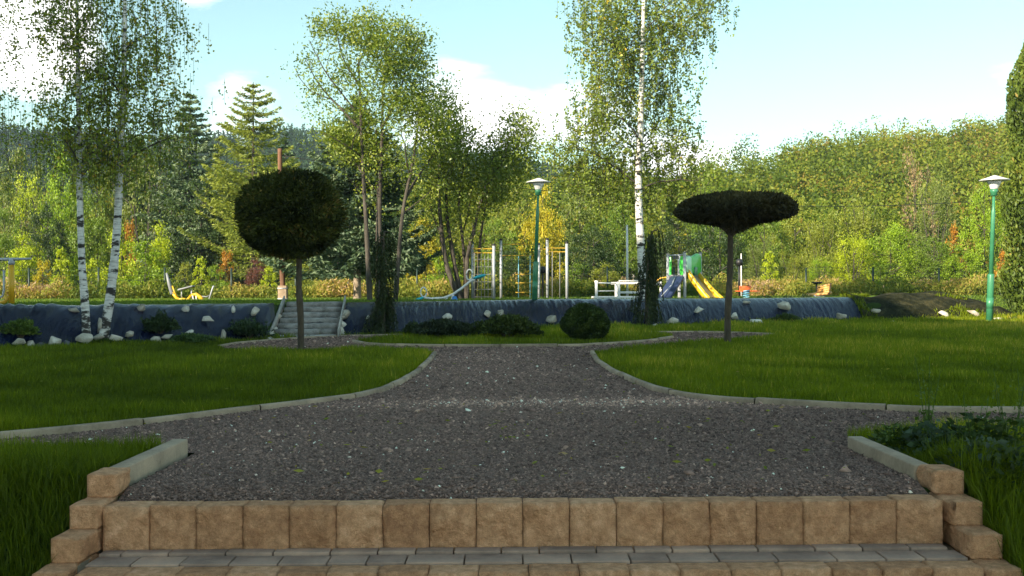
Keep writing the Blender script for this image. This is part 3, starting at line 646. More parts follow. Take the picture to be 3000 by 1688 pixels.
# ------------------------------------------------------------------ log steps
c0, up, sd, run, rise = ST_C, ST_UP, ST_SD, ST_RUN, ST_RISE
SW = thing('log_steps', 'grey weathered log steps climbing the sheeted bank to the playground', 'steps', c0)
for k in range(7):
    t = k / 6.0; c = c0 + up * run * t + np.array([0, 0, rise * t - 0.035])
    hw = 0.635 - 0.02 * t; r = 0.083
    pts = np.stack([c + sd * (x * hw) for x in np.linspace(-1, 1, 7)]); pts[:, 2] += np.random.default_rng(k).normal(0, .004, 7)
    MB().tube(pts, [r * .97, r, r * 1.02, r, r * .98, r, r * .96], 16, tint=random.random()).build('log', M['log'], SW, c0)
    if k < 6:
        cc = c + up * 0.155; MB().box(cc + np.array([0, 0, -0.02]), (hw * 1.96, 0.2, 0.06), rz=math.atan2(sd[1], sd[0])).build('tread_soil', M['soil'], SW, c0)
for q in (-1, 1):
    a = c0 - up * .08 + sd * (q * 0.685) + np.array([0, 0, 0.0]); e_ = c0 + up * (run + .06) + sd * (q * 0.67) + np.array([0, 0, rise + 0.06])
    dv = e_ - a; L = np.linalg.norm(dv); z = dv / L; x = sd; y = np.cross(z, x)
    MB().box((a + e_) / 2 + [0, 0, .03], (0.03, 0.2, L), rot=np.stack([x, y, z], 1)).build('side_board', M['plank'], SW, c0)

# ------------------------------------------------------------------ lamps
def lamp(xb, yb, xt, yt, Y, label):
    base = P(xb, yb, Y); topp = P(xt, yt, Y); base[2] = float(T(base[0], base[1])) - 0.05; Hh = topp[2] - base[2]
    ax = (topp - base) / Hh
    r = thing('street_lamp', label, 'street lamp', base, 0, 'green park lamps')
    def part(name, prof, mat, n=24, smooth=True):
        b = MB().lathe((0, 0, 0), prof, n); V = b.v[0]; V[:, :2] += V[:, 2:3] * ax[None, :2]
        return b.build(name, mat, r, (0, 0, 0), smooth=smooth)
    k = Hh / 3.9; q = lambda l: [(a * k, z * k) for a, z in l]
    part('lower_post', q([(0.085, 0), (0.085, 1.28), (0.079, 1.31), (0.06, 1.325)]), M['green'])
    part('upper_post', q([(0.058, 1.32), (0.053, 2.95), (0.048, 2.99), (0.036, 3.02), (0.035, 3.36)]), M['green'])
    part('service_door', q([(0.0885, 0.42), (0.0885, 0.70)]), M['green'])
    part('collar', q([(0.035, 3.36), (0.085, 3.37), (0.085, 3.44), (0.098, 3.45), (0.098, 3.53), (0.06, 3.55)]), M['green'])
    part('diffuser', q([(0.095, 3.54), (0.10, 3.56), (0.15, 3.68), (0.19, 3.735)]), M['lampglass'])
    part('shade', q([(0.19, 3.735), (0.33, 3.752), (0.372, 3.765), (0.372, 3.78), (0.22, 3.83), (0.10, 3.875), (0.03, 3.9), (0.0, 3.902)]), M['white'], 32)
    return r
lamp(1566, 944, 1578, 522, 26.1, 'green lamp post with a dished white shade behind the planted island')
lamp(2898, 950, 2914, 514, 27.2, 'green lamp post with a white disc shade standing at the far right of the lawn')

# ------------------------------------------------------------------ topiaries
def stem_tube(b, pts, r0, r1, n=10, tint=0.5, lump=0.08, seed=0):
    pts = np.asarray(pts, float); d = np.r_[0, np.cumsum(np.linalg.norm(np.diff(pts, axis=0), axis=1))]
    k = max(6, int(d[-1] / 0.12)); k = min(k, 60); s = np.linspace(0, d[-1], k)
    # smooth interpolation
    q = np.stack([np.interp(s, d, pts[:, j]) for j in range(3)], -1)
    for _ in range(3): q[1:-1] = (q[:-2] + 2 * q[1:-1] + q[2:]) / 4
    rr = np.linspace(r0, r1, k) * (1 + lump * np.random.default_rng(seed).normal(0, 1, k))
    b.tube(q, rr, n, tint); return q
base = G(881, 1031); Yb = base[1]
t1 = P(878, 760, Yb); cc = P(852, 628, Yb); cr = 153 / 3000 * Yb
r = thing('topiary_tree', 'dark round clipped ball tree on a bare stem in the left lawn', 'tree', base, 0, None)
b = MB(); stem_tube(b, [base - [0, 0, .1], P(882, 930, Yb), P(874, 840, Yb), t1, P(872, 690, Yb)], 0.052, 0.045, 12, lump=.06); 
for k in range(9):
    a = k * 0.7; e_ = cc + np.array([math.cos(a) * cr * .7, math.sin(a) * cr * .7, -cr * .15 + .2 * (k % 3)]); stem_tube(b, [t1, (t1 + e_) / 2 + [0, 0, .12], e_], .028, .01, 6)
b.build('trunk', M['darkbark'], r, base, smooth=True)
rng = np.random.default_rng(5); n = 30000
dv = rng.normal(size=(n, 3)); dv /= np.linalg.norm(dv, axis=1, keepdims=True)
lump = 1 + 0.028 * noise3(dv, 5, 51) + 0.03 * noise3(dv, 11, 52)
zsq = np.where(dv[:, 2] > 0, 0.86, 0.80)
rad = lump * (1 - 0.28 * rng.random(n) ** 1.6)
pts = dv * rad[:, None] * cr; pts[:, 2] *= zsq; pts[:, 2] = np.maximum(pts[:, 2], -cr * .80 + 0.05 * rng.normal(size=n)); pts[:, 2] += -0.035
clump = noise3(dv, 8, 53)
b = MB().quads(leaf_quads(cc + pts, 0.075, rng, 0.028, dirs=dv + np.array([0, 0, .35]), jit=0.9), 0.45 + .24 * clump + rng.normal(0, .17, n))
tf = rng.normal(size=(700, 3)); tf /= np.linalg.norm(tf, axis=1, keepdims=True); tp = np.repeat(tf, 7, axis=0); tp = tp * (cr * rng.uniform(.97, 1.09, (len(tp), 1))) * np.array([1, 1, .81]) + rng.normal(0, .018, tp.shape); b.quads(leaf_quads(cc + tp, .07, rng, .024, dirs=tp, jit=.7), np.clip(rng.normal(.6, .2, len(tp)), 0, 1))
k = rng.random(n) < 0.0; 
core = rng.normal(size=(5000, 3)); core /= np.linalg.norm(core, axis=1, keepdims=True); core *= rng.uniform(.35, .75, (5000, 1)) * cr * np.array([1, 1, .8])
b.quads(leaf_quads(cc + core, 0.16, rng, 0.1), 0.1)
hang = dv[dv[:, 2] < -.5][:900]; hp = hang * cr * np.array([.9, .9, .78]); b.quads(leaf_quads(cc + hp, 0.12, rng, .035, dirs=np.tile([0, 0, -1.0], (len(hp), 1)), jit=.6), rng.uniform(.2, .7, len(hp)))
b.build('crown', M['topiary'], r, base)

base = G(2132, 1012); Yb = base[1]
r = thing('topiary_tree', 'flat-topped umbrella-clipped pine on a tall bare stem in the right lawn', 'tree', base)
fork = P(2140, 676, Yb); cc = P(2156, 618, Yb); hw = 170 / 3000 * Yb
b = MB(); stem_tube(b, [base - [0, 0, .1], P(2131, 930, Yb), P(2138, 820, Yb), P(2140, 740, Yb), fork], .056, .05, 12, lump=.05)
for k in range(26):
    a = k * 2.399; q = 0.3 + .35 * (k % 5) / 5; e_ = cc + np.array([math.cos(a) * hw * q, math.sin(a) * hw * q * .95, -0.10 + .05 * (k % 3)]); m_ = fork * .45 + e_ * .55 + np.array([0, 0, -.02]); stem_tube(b, [fork - [0, 0, .05 * (k % 3)], m_, e_], .03, .012, 6)
b.build('trunk', M['darkbark'], r, base, smooth=True)
n = 30000; a = rng.uniform(0, 6.28, n); q = np.sqrt(rng.random(n)); xy = np.stack([np.cos(a), np.sin(a)], -1) * q[:, None]
lobe = 1 + 0.06 * np.sin(a * 7 + 1) + 0.05 * np.sin(a * 13); 
th = 0.225 * np.sqrt(np.clip(1 - q ** 5, 0.03, 1)); zz = rng.uniform(-1, 1, n); zz = np.sign(zz) * np.abs(zz) ** .6
bumps = 0.03 * noise3(np.c_[xy * 5, 0 * q], 1.6, 61)
zt = np.where(zz > 0, zz * th * 0.9 + bumps * .7 + 0.07 * (1 - q ** 2), zz * th * 0.9 + 0.03 * q - 0.15 * np.exp(-(q / .3) ** 2))
pts = np.stack([xy[:, 0] * lobe * hw, xy[:, 1] * lobe * hw, zt], -1)
tilt = pts[:, 0] * 0.02; pts[:, 2] += tilt
dv = np.stack([xy[:, 0] * q, xy[:, 1] * q, np.where(zz > 0, .9, -.3)], -1) + 1e-3
b = MB().quads(leaf_quads(cc + pts, 0.10, rng, 0.026, dirs=dv, jit=.9), 0.45 + .18 * noise3(pts, 7, 62) + rng.normal(0, .16, n))
b.build('crown', M['yew'], r, base)

# ------------------------------------------------------------------ shrubs
def shrub(x0, x1, y0, y1, Y, label, col, mat='juniper', name='shrub', cat='shrub', n=6000, L=0.07, flat=False, rough=.14, spiky=0.0, seed=1, elong=.4, trunk=True, lobes=6):
    """rounded shrub between photo columns x0..x1, from its top y0 to its base y1, standing at depth Y"""
    rng = np.random.default_rng(seed); xc = (x0 + x1) / 2
    base = P(xc, y1, Y); base[2] = min(base[2], float(T(base[0], base[1])) + 0.02) if Y < foot(base[0]) else base[2]
    H = P(xc, y0, Y)[2] - base[2]; W = (x1 - x0) / 3000 * Y / 2
    r = thing(name, label, cat, base)
    b = MB()
    for k in range(7):
        a = k * .9 + seed; stem_tube(b, [base + [0, 0, -.03], base + [math.cos(a) * W * .3, math.sin(a) * W * .3, H * .35], base + [math.cos(a) * W * .65, math.sin(a) * W * .6, H * .6]], .02, .006, 5)
    b.build('stems', M['darkbark'], r, base)
    b = MB(); per = n // lobes
    for k in range(lobes):
        if lobes == 1: c = np.array([0, 0, H * .5]); rr = np.array([W, W * .95, H * .52])
        else:
            a = k * 6.28 / (lobes - 1) + seed if k else 0; q = 0.0 if k == 0 else rng.uniform(.35, .55)
            c = np.array([math.cos(a) * W * q, math.sin(a) * W * q * .8, H * (.5 if k == 0 else rng.uniform(.32, .5))]); rr = np.array([W * .62, W * .58, H * .5 * (1 if k == 0 else rng.uniform(.7, .95))])
        dv = rng.normal(size=(per, 3)); dv /= np.linalg.norm(dv, axis=1, keepdims=True); dv[:, 2] = np.where((dv[:, 2] < -.3) & (lobes > 1), -dv[:, 2], dv[:, 2])
        rad = (1 + rough * noise3(dv * 2 + k, 3.5, seed + k)) * (1 - .45 * rng.random(per) ** 2)
        p_ = c + dv * rad[:, None] * rr; p_[:, 2] = np.maximum(p_[:, 2], 0.02 + rng.random(per) * .05)
        dd = dv + np.array([0, 0, .5 + spiky])
        b.quads(leaf_quads(base + p_, L, rng, L * elong, dirs=dd, jit=1.0), 0.45 + .2 * noise3(dv * 2, 4, seed + 9) + rng.normal(0, .18, per))
    o = b.build('foliage', M[mat], r, base); o.color = (*col, 1); return r
shrub(1208, 1392, 935, 990, 19.4, 'dark spreading juniper at the left of the planted island', (.6, .62, .62), n=9000, L=.075, seed=3)
shrub(1402, 1576, 922, 985, 19.0, 'golden-tipped mound juniper in the middle of the planted island', (1.0, 1.05, .45), n=9000, L=.075, seed=4)
shrub(1648, 1786, 893, 992, 18.6, 'round clipped green bush at the right of the planted island', (.9, 1.05, .4), n=14000, L=.055, lobes=1, rough=.05, seed=5)
shrub(1182, 1236, 945, 972, 20.6, 'small low dark juniper tuft left of the island bushes', (.8, .9, .6), n=2500, L=.07, seed=6)
shrub(14, 106, 942, 992, G(60, 990)[1], 'yellow-green lobed dwarf conifer over the long flat rock at the left', (1.9, 2.2, .7), n=6000, L=.055, seed=7, rough=.25)
shrub(418, 518, 925, 982, G(465, 975)[1], 'dark green shrub in the sheeting right of the birches', (.75, .9, .65), n=4000, L=.07, seed=8, rough=.3, spiky=.4)
shrub(500, 622, 978, 1010, G(560, 1007)[1], 'grey-green creeping juniper mat along the foot of the bank', (1.6, 1.9, 1.2), n=5000, L=.06, seed=9, rough=.2)
shrub(668, 782, 942, 994, G(720, 985)[1], 'sparse dark juniper left of the rock pile by the log steps', (.75, .95, .75), n=2600, L=.07, seed=10, rough=.35, spiky=.4)
shrub(270, 332, 992, 1012, G(300, 1008)[1], 'low olive creeping plant at the foot of the right birch', (1.3, 1.5, .7), n=2500, L=.05, seed=11, rough=.25)
shrub(370, 425, 998, 1012, G(395, 1010)[1], 'tiny pale green cushion plant beside the long cream boulder', (1.5, 1.8, 1.0), n=1500, L=.05, seed=12, rough=.25)
shrub(2268, 2334, 922, 954, G(2300, 950)[1], 'small spiky dwarf pine at the bank foot under the pale crest rock', (1.1, 1.25, .5), n=3000, L=.09, elong=.2, seed=13, rough=.3, spiky=.6)
shrub(2030, 2066, 944, 956, G(2048, 953)[1], 'tiny pale tuft at the bank foot under the slide', (1.6, 1.6, .8), n=800, L=.06, seed=14, rough=.3)
for q, (x, y, lab) in enumerate(((2247, 868, 'first tiny dark conifer on the crest right of the spring rider'), (2308, 868, 'small slim dark conifer on the crest above the pale crest rock'), (2358, 866, 'tiny dark conifer on the crest at the left end of the slatted bench'), (2472, 872, 'tiny dark conifer on the crest right of the slatted bench'))):
    shrub(x - 14, x + 14, y, y + 22, 30.9, lab, (.7, .85, .5), n=900, L=.09, seed=20 + q, lobes=1, rough=.2, spiky=.8, name='young_conifer', cat='young conifer')

def weeping(xc, ytop, ybase, w, Y, lean, label, seed):
    rng = np.random.default_rng(seed); base = P(xc, ybase, Y); base[2] = float(T(base[0], base[1])); H = P(xc, ytop, Y)[2] - base[2]; W = w / 3000 * Y / 2
    r = thing('weeping_conifer', label, 'tree', base)
    tr = [base - [0, 0, .1], base + [.02, 0, H * .4], base + [lean * .3, 0, H * .8], base + [lean * .7, 0, H * .97], base + [lean, 0, H * .93]]
    b = MB(); ax = stem_tube(b, tr, .05, .015, 8); b.build('trunk', M['darkbark'], r, base, smooth=True)
    b = MB(); bb = MB()
    for k in range(30):
        t = .1 + .88 * (k + rng.random()) / 30; c = ax[min(int(t * (len(ax) - 1)), len(ax) - 1)]; a = rng.uniform(0, 6.28); q = W * rng.uniform(.35, 1.15) * (1.2 - .62 * t)
        e_ = c + np.array([math.cos(a) * q, math.sin(a) * q, -.12 - .1 * rng.random()]); bo = bez(c, (c + e_) / 2 + np.array([0, 0, .14]), e_, 8); bb.tube(bo, np.linspace(.014, .005, 8), 4, cap=False)
        ct = rng.normal(.4, .16)
        for j_ in range(9):
            st = bo[rng.integers(2, 8)] + rng.normal(0, .03, 3); L = min(rng.uniform(.25, .95), max(.1, st[2] - base[2] - .02)); m = max(6, int(L / .02)); s = np.linspace(0, 1, m)
            pts = st + np.stack([math.cos(a) * .07 * s, math.sin(a) * .07 * s, -L * s], -1) + rng.normal(0, .011, (m, 3))
            b.quads(leaf_quads(pts, .085, rng, .022, dirs=np.tile([math.cos(a) * .3, math.sin(a) * .3, -1.0], (m, 1)), jit=.8), np.clip(ct + rng.normal(0, .14, m), 0, 1))
    bb.build('boughs', M['darkbark'], r, base)
    b.build('foliage', M['weeping'], r, base); return r
weeping(1122, 655, 972, 92, 22.1, .05, 'dark weeping conifer with hanging curtains right of the log steps', 71)
weeping(1893, 655, 955, 96, 26.4, .28, 'dark weeping conifer with a bent tip in front of the big birch trunk', 72)
# tall weeds by the right side wall
rng = np.random.default_rng(91)
def weed(x, yb, yt, Y, label, seed, blue=False):
    rng = np.random.default_rng(seed); base = P(x, yb, Y); base[2] = float(T(base[0], base[1])); H = P(x, yt, Y)[2] - base[2]
    r = thing('weed', label, 'weed', base); bs_, bl = MB(), MB()
    for k in range(5):
        a = rng.uniform(0, 6.28); e_ = base + np.array([math.cos(a) * .08, math.sin(a) * .08, H * rng.uniform(.7, 1)]); q = stem_tube(bs_, [base, (base + e_) / 2 + rng.normal(0, .015, 3), e_], .0035, .0012, 4)
        m = 34; s = rng.uniform(.1, 1, m); i_ = (s * (len(q) - 1)).astype(int); pts = q[i_] + rng.normal(0, .018, (m, 3)); bl.quads(leaf_quads(pts, np.where(s > .6, .016, .045), rng, np.where(s > .6, .011, .016)), np.where(s > .6, rng.uniform(.6, 1, m), rng.uniform(.1, .7, m)))
    bs_.build('stems', M['weed'], r, base); bl.build('leaves', M['weed'], r, base); return r
for q, (x, yb, yt, Y, lab) in enumerate(((2715, 1270, 1030, 5.6, 'tall thin flowering weed right of the right side wall'), (2960, 1250, 1040, 5.4, 'tall thin weed at the right edge of the photo above the bank'), (2850, 1300, 1150, 5.2, 'shorter seeding weed between the two tall weeds'), (2610, 1300, 1235, 5.5, 'low broad weed next to the right side wall'))):
    weed(x, yb, yt, Y, lab, 80 + q)
def leafy_weed(x, y, Y, W, H, label, seed, col, L=.09):
    """broad-leaved herb: leaves on short stalks round a centre"""
    rng = np.random.default_rng(seed); base = P(x, y, Y); base[2] = float(T(base[0], base[1])); r = thing('weed', label, 'weed', base, 0, None); n = 300
    a = rng.uniform(0, 6.28, n); q = W * np.sqrt(rng.random(n)); z = H * (1 - (q / W) ** 2 * .6) * rng.uniform(.35, 1.05, n); c = base + np.stack([np.cos(a) * q, np.sin(a) * q, z], -1); b = MB()
    for k in range(0, n, 8): b.tube([base, base * .4 + c[k] * .6 + [0, 0, .03], c[k]], .003, 3, cap=False)
    b.build('stems', M['weed'], r, base); dirs = np.stack([np.cos(a), np.sin(a), rng.uniform(-.5, .7, n)], -1)
    o = MB().quads(leaf_quads(c, L, rng, L * .5, dirs=dirs, jit=.6), rng.uniform(.1, .8, n)).build('leaves', M['bush'], r, base); o.color = (*col, 1)
for q, (x, y, Y, W, H, lab, col, L) in enumerate((
    (2640, 1330, 5.5, .17, .17, 'low green weed leaning over the right side wall', (.10, .16, .04), .045),
    (2740, 1340, 5.35, .2, .2, 'bluish broad-leaved weed behind the top right cheek block', (.10, .16, .12), .055),
    (2850, 1345, 5.25, .22, .24, 'dark broad-leaved weed right of the bluish weed', (.07, .12, .04), .05),
    (2950, 1320, 5.2, .24, .28, 'tallest leafy weed at the right edge above the bank', (.09, .14, .03), .045),
    (2880, 1430, 4.75, .2, .2, 'bluish weed on the right bank beside the cheek blocks', (.09, .14, .11), .05),
    (2975, 1480, 4.6, .2, .2, 'dark weed at the right edge low on the bank', (.07, .11, .03), .045))):
    leafy_weed(x, y, Y, W, H, lab, 300 + q, col, L)
# tufts greening the soil slope
g = MB(); n = 9000; X = RNG.uniform(10.0, 14.9, n); t_ = RNG.uniform(-.15, 1.5, n); Y = foot(X) + t_ * 1.35
ok = noise3(np.c_[X, Y, 0 * X], 1.8, 95) > np.interp(t_, [-.1, .5, 1.1], [-.2, .55, -.6]); X, Y = X[ok], Y[ok]
V, F, t = blades(X, Y, T(X, Y) + .02, RNG.uniform(.05, .18, len(X)), np.full(len(X), .028), RNG, lean=.6, tint=RNG.beta(2, 3, len(X))); g.add(V, F, t)
prop(g.build('slope_grass', M['grass']), kind='stuff', label='patchy green tufts on the bare soil slope at the right', cat='grass')
# ------------------------------------------------------------------ playground
def base_at(x, Y): p = P(x, 880, Y); p[2] = float(T(p[0], p[1])); return p
def tub(root, name, pts, r, mat, org, n=8, smooth=True): return MB().tube(pts, r, n).build(name, mat, root, org, smooth=smooth)
def arc(c, r, a0, a1, ax1, ax2, n=14):
    t = np.linspace(a0, a1, n)[:, None]; return np.asarray(c) + r * (np.cos(t) * np.asarray(ax1) + np.sin(t) * np.asarray(ax2))
EX, EY, EZ = np.eye(3)
# wire fence
o = base_at(1500, 39.0); fr = thing('wire_fence', 'dark green wire fence on thin posts running behind the whole playground', 'fence', o)
fx = [-110, 85, 289, 483, 678, 866, 1222, 1403, 1590, 1780, 1975, 2165, 2362, 2558, 2751, 2953, 3150]
pts_ = []
for x in fx:
    p = base_at(x, 39.0); pts_.append(p); hgt = P(x, 783, 39)[2] - p[2] + random.uniform(-.03, .03)
    MB().box(p + [0, 0, hgt / 2 - .05], (0.062, 0.045, hgt + .1)).build('post', M['fencegreen'], fr, o)
b = MB()
for z in np.arange(0.12, 1.25, 0.2): b.tube([p + [0, 0.03, z] for p in pts_], .0035, 4)
for k in range(len(pts_) - 1):
    for s in np.arange(0, 1, .05): 
        q = pts_[k] * (1 - s) + pts_[k + 1] * s; b.tube([q + [0, .03, .05], q + [0, .03, 1.22]], .0022, 3, cap=False)
b.build('wire_mesh', M['fencegreen'], fr, o)
for a_, b_ in ((1000, 1036), (1108, 1068)):
    p = base_at(a_, 38.6); q = P(b_, 790, 38.9); tub(fr, 'brace', [p, q], .03, M['fencegreen'], o, 6)
# rowing / fitness machine
Y = 33.0; o = base_at(555, Y); r = thing('fitness_machine', 'low yellow and grey rowing exerciser near the crest above the bright cream rock', 'exercise machine', o)
W = lambda x, y, dy=0.0: P(x, y, Y + dy)
tub(r, 'backrest', [W(488, 800), W(496, 832), W(503, 860), W(512, 862)], [.035, .06, .06, .03], M['grey'], o)
tub(r, 'curved_beam', [W(505, 858), W(516, 872), W(532, 881), W(548, 880), W(560, 866)], .045, M['yellow'], o)
MB().box(W(535, 878), (.22, .12, .1)).build('hub', M['yellow'], r, o, bevel=.02)
tub(r, 'lever', [W(505, 838), W(512, 858), W(520, 872)], .025, M['yellow'], o)
MB().box(W(546, 844), (.5, .3, .055), rot=np.array(Matrix.Rotation(-.25, 3, 'Y'))).build('seat', M['grey'], r, o, bevel=.02)
for x in (532, 561): tub(r, 'seat_post', [W(x, 848), W(x, 872)], .02, M['galv'], o)
tub(r, 'front_beam', [W(560, 864), W(575, 862), W(588, 872), W(596, 884)], [.03, .05, .07, .07], M['yellow'], o)
for x0, x1 in ((563, 569), (575, 575)): tub(r, 'leg', [W(x0, 862), W(x1, 888)], .022, M['white'], o)
tub(r, 'handle', [W(610, 886), W(624, 842), W(627, 838)], .028, M['galv'], o)
tub(r, 'foot_bar', [W(585, 868), W(606, 870), W(612, 866)], .02, M['grey'], o)
# fitness station at the left edge
Y = 22.5; W = lambda x, y, dy=0.0: P(x, y, Y + dy); o = base_at(32, Y); r = thing('fitness_station', 'yellow post with grey crossbar and bent grey handles at the left edge of the photo', 'exercise machine', o)
tub(r, 'post', [W(34, 895), W(33, 774)], .062, M['yellow'], o, 12)
MB().lathe(W(34, 768), [(.0, 0.09), (.05, .07), (.07, 0), (.07, -.06), (0, -.06)], 12).build('cap', M['galv'], r, o)
tub(r, 'crossbar', [W(-60, 761), W(34, 760), W(92, 758)], [.035, .035, .022], M['galv'], o)
tub(r, 'handle', [W(12, 792), W(12, 850), W(8, 868), W(-6, 874), W(-40, 874)], .026, M['galv'], o)
tub(r, 'curved_beam', [W(26, 868), W(14, 884), W(-10, 891), W(-40, 892)], .05, M['yellow'], o)
# utility pole
Y = 31.5; W = lambda x, y, dy=0.0: P(x, y, Y + dy); o = base_at(829, Y); r = thing('utility_pole', 'reddish wooden pole on a grey concrete foot behind the ball-shaped tree', 'utility pole', o)
b = MB(); stem_tube(b, [W(829, 870), W(824, 700), W(820, 436)], .082, .07, 12, lump=.01); b.build('pole', M['redpole'], r, o, smooth=True)
MB().box(W(829, 862), (.27, .24, .52)).build('concrete_foot', M['concrete'], r, o, bevel=.02)
for z in (845, 876): MB().box(W(829, z), (.30, .27, .03)).build('clamp', M['galv'], r, o)
# seesaw
Y = 29.0; W = lambda x, y, dy=0.0: P(x, y, Y + dy); o = base_at(1330, Y); r = thing('seesaw', 'white tube seesaw with turquoise seats and ring handles tipped to the left', 'seesaw', o)
tub(r, 'beam', [W(1243, 872), W(1262, 875), W(1300, 873), W(1328, 862), W(1355, 843), W(1378, 824), W(1392, 818)], .035, M['white'], o, 10)
tub(r, 'ring_handle', arc(W(1241, 856), .135, -.2, 6.1, EX * .62, EZ, 22), .02, M['white'], o)
tub(r, 'ring_handle', arc(W(1375, 805), .145, -1.2, 5.1, EX * .55 - EZ * .35, EZ * .95 + EX * .25, 22), .02, M['white'], o)
for a_, b_ in (((1206, 886), (1242, 871)), ((1386, 816), (1424, 805))):
    p, q = W(*a_), W(*b_); dv = q - p; L = np.linalg.norm(dv); an = -math.atan2(dv[2], dv[0])
    MB().lathe((0, 0, 0), [(0, -.5), (.55, -.42), (.9, -.2), (1, .0), (.9, .25), (.5, .45), (0, .5)], 12)
    bb = MB().lathe((0, 0, 0), [(0, -.5), (.6, -.44), (.95, -.2), (1, .0), (.9, .25), (.5, .45), (0, .5)], 14); V = bb.v[0]
    V[:] = np.stack([V[:, 2] * L, V[:, 1] * .13, V[:, 0] * .05], -1) @ np.array(Matrix.Rotation(an, 3, 'Y')).T + (p + q) / 2
    bb.build('seat', M['turq'], r, o, smooth=True)
for x0, y0, x1 in ((1312, 866, 1303), (1330, 858, 1318)): tub(r, 'leg', [W(x0, y0), W(x1, 890)], .028, M['white'], o)
MB().add([W(1322, 890, -.12), W(1345, 890, -.12), W(1337, 868, -.1), W(1326, 868, -.1), W(1322, 890, .12), W(1345, 890, .12), W(1337, 868, .1), W(1326, 868, .1)], [np.array([[0, 1, 2, 3], [5, 4, 7, 6], [1, 5, 6, 2], [4, 0, 3, 7], [3, 2, 6, 7]])]).build('stand', M['blue'], r, o, bevel=.015)
# climbing frame
Y = 31.0; o = base_at(1525, Y); r = thing('climbing_frame', 'grey six-post climbing frame with yellow bars and a rope net behind the lamp', 'climbing frame', o)
W = lambda x, y, dy=0.0: P(x, y, Y + dy)
posts = [(1384, 712, .9), (1447, 718, -.9), (1468, 703, 1.4), (1579, 716, 1.6), (1604, 701, 1.0), (1661, 712, -.3)]
for x, yt, dy in posts:
    p = W(x, 880, dy); p[2] = PLZ - .05; q = W(x, yt, dy); q[0] = p[0]; tub(r, 'post', [p, q], .043, M['galv'], o, 10); MB().lathe(q, [(.047, -.02), (.056, .03), (0, .045)], 10).build('cap', M['black'], r, o)
def bar(i, j, y, rr=.015, mat='barpaint', name='bar'):
    a_, b_ = posts[i], posts[j]; return tub(r, name, [W(a_[0], y, a_[2]), W(b_[0], y, b_[2])], rr, M[mat], o, 6)
for i, j, y in ((0, 1, 729), (0, 1, 741), (2, 3, 716), (2, 3, 749), (3, 4, 730), (4, 5, 727), (4, 5, 738), (0, 2, 765), (1, 2, 735)): bar(i, j, y)
for y in (804, 829, 857): tub(r, 'rung', [W(1510, y, 1.5), W(1554, y, 1.5)], .015, M['barpaint'], o, 6)
for x in (1519, 1553): tub(r, 'net_rope', [W(x, 749, 1.5), W(x, 885, 1.5)], .012, M['spring'], o, 5)
for x in (1400, 1420): tub(r, 'rope', [W(x, 741, .2), W(x, 880, .2)], .012, M['rope'], o, 5)
for x in (1618, 1640): tub(r, 'rope', [W(x, 738, .2), W(x, 880, .2)], .012, M['grey'], o, 5)
b = MB()
for x in np.linspace(1390, 1440, 6): b.tube([W(x, 741, 0), W(x, 884, 0)], .009, 4)
for y in np.linspace(760, 870, 6): b.tube([W(1384, y, .9), W(1447, y, -.9)], .009, 4)
b.build('net', M['grey'], r, o)
# thin masts
def mast(x, yt, yb, Y, rad, mat, label, cat='pole', name='mast'):
    p = P(x, yb, Y); p[2] = float(T(p[0], p[1])) if Y < 56 else p[2]; q = P(x, yt, Y); q[0] = p[0]; rt = thing(name, label, cat, p)
    tub(rt, 'shaft', [p, (p + q) / 2, q], [rad, rad * .9, rad * .8], M[mat], p, 8); MB().lathe(q, [(rad * .85, -.02), (rad * .85, .02), (0, .035)], 8).build('cap', M[mat], rt, p); return rt
mast(1838, 662, 880, 36.5, .045, 'white', 'tall thin white pole left of the big birch trunk')
mast(1157, 690, 880, 33.0, .04, 'white', 'white post right behind the first weeping conifer')
mast(1590, 665, 880, 38.0, .025, 'rope', 'thin pale mast right of the lamp among the climbing posts')
mast(2172, 745, 880, 37.5, .025, 'white', 'thin white rod above the red spring rider')
# white bridge rails
Y = 30.0; o = base_at(1805, Y); r = thing('play_bridge', 'low white play bridge with handrails left of the second weeping conifer', 'play bridge', o)
W = lambda x, y, dy=0.0: P(x, y, Y + dy)
for x, yt, dy in ((1747, 826, 0), (1805, 828, 1.2), (1813, 826, -.2), (1876, 826, 0), (1936, 826, 1.2)):
    p = W(x, 885, dy); p[2] = PLZ; q = W(x, yt, dy); MB().box((p + q) / 2, (.075, .075, q[2] - p[2] + .02)).build('post', M['white'], r, o, bevel=.008)
for (x0, y0, d0), (x1, y1, d1), rr in (((1747, 829, 0), (1805, 830, 1.2), .02), ((1790, 830, 1.2), (1936, 829, 1.2), .035), ((1813, 823, -.2), (1876, 823, 0), .018), ((1813, 857, -.2), (1876, 857, 0), .032), ((1876, 834, 0), (1936, 834, 1.2), .03), ((1747, 853, 0), (1805, 852, 1.2), .014), ((1742, 826, 0), (1752, 826, 0), .04)):
    tub(r, 'rail', [W(x0, y0, d0), W(x1, y1, d1)], rr, M['white'], o, 8)
MB().box((W(1742, 884)[0] / 2 + W(1880, 884)[0] / 2, Y + .5, PLZ + .04), (W(1880, 884)[0] - W(1742, 884)[0], 1.5, .12)).build('deck', M['white'], r, o, bevel=.01)
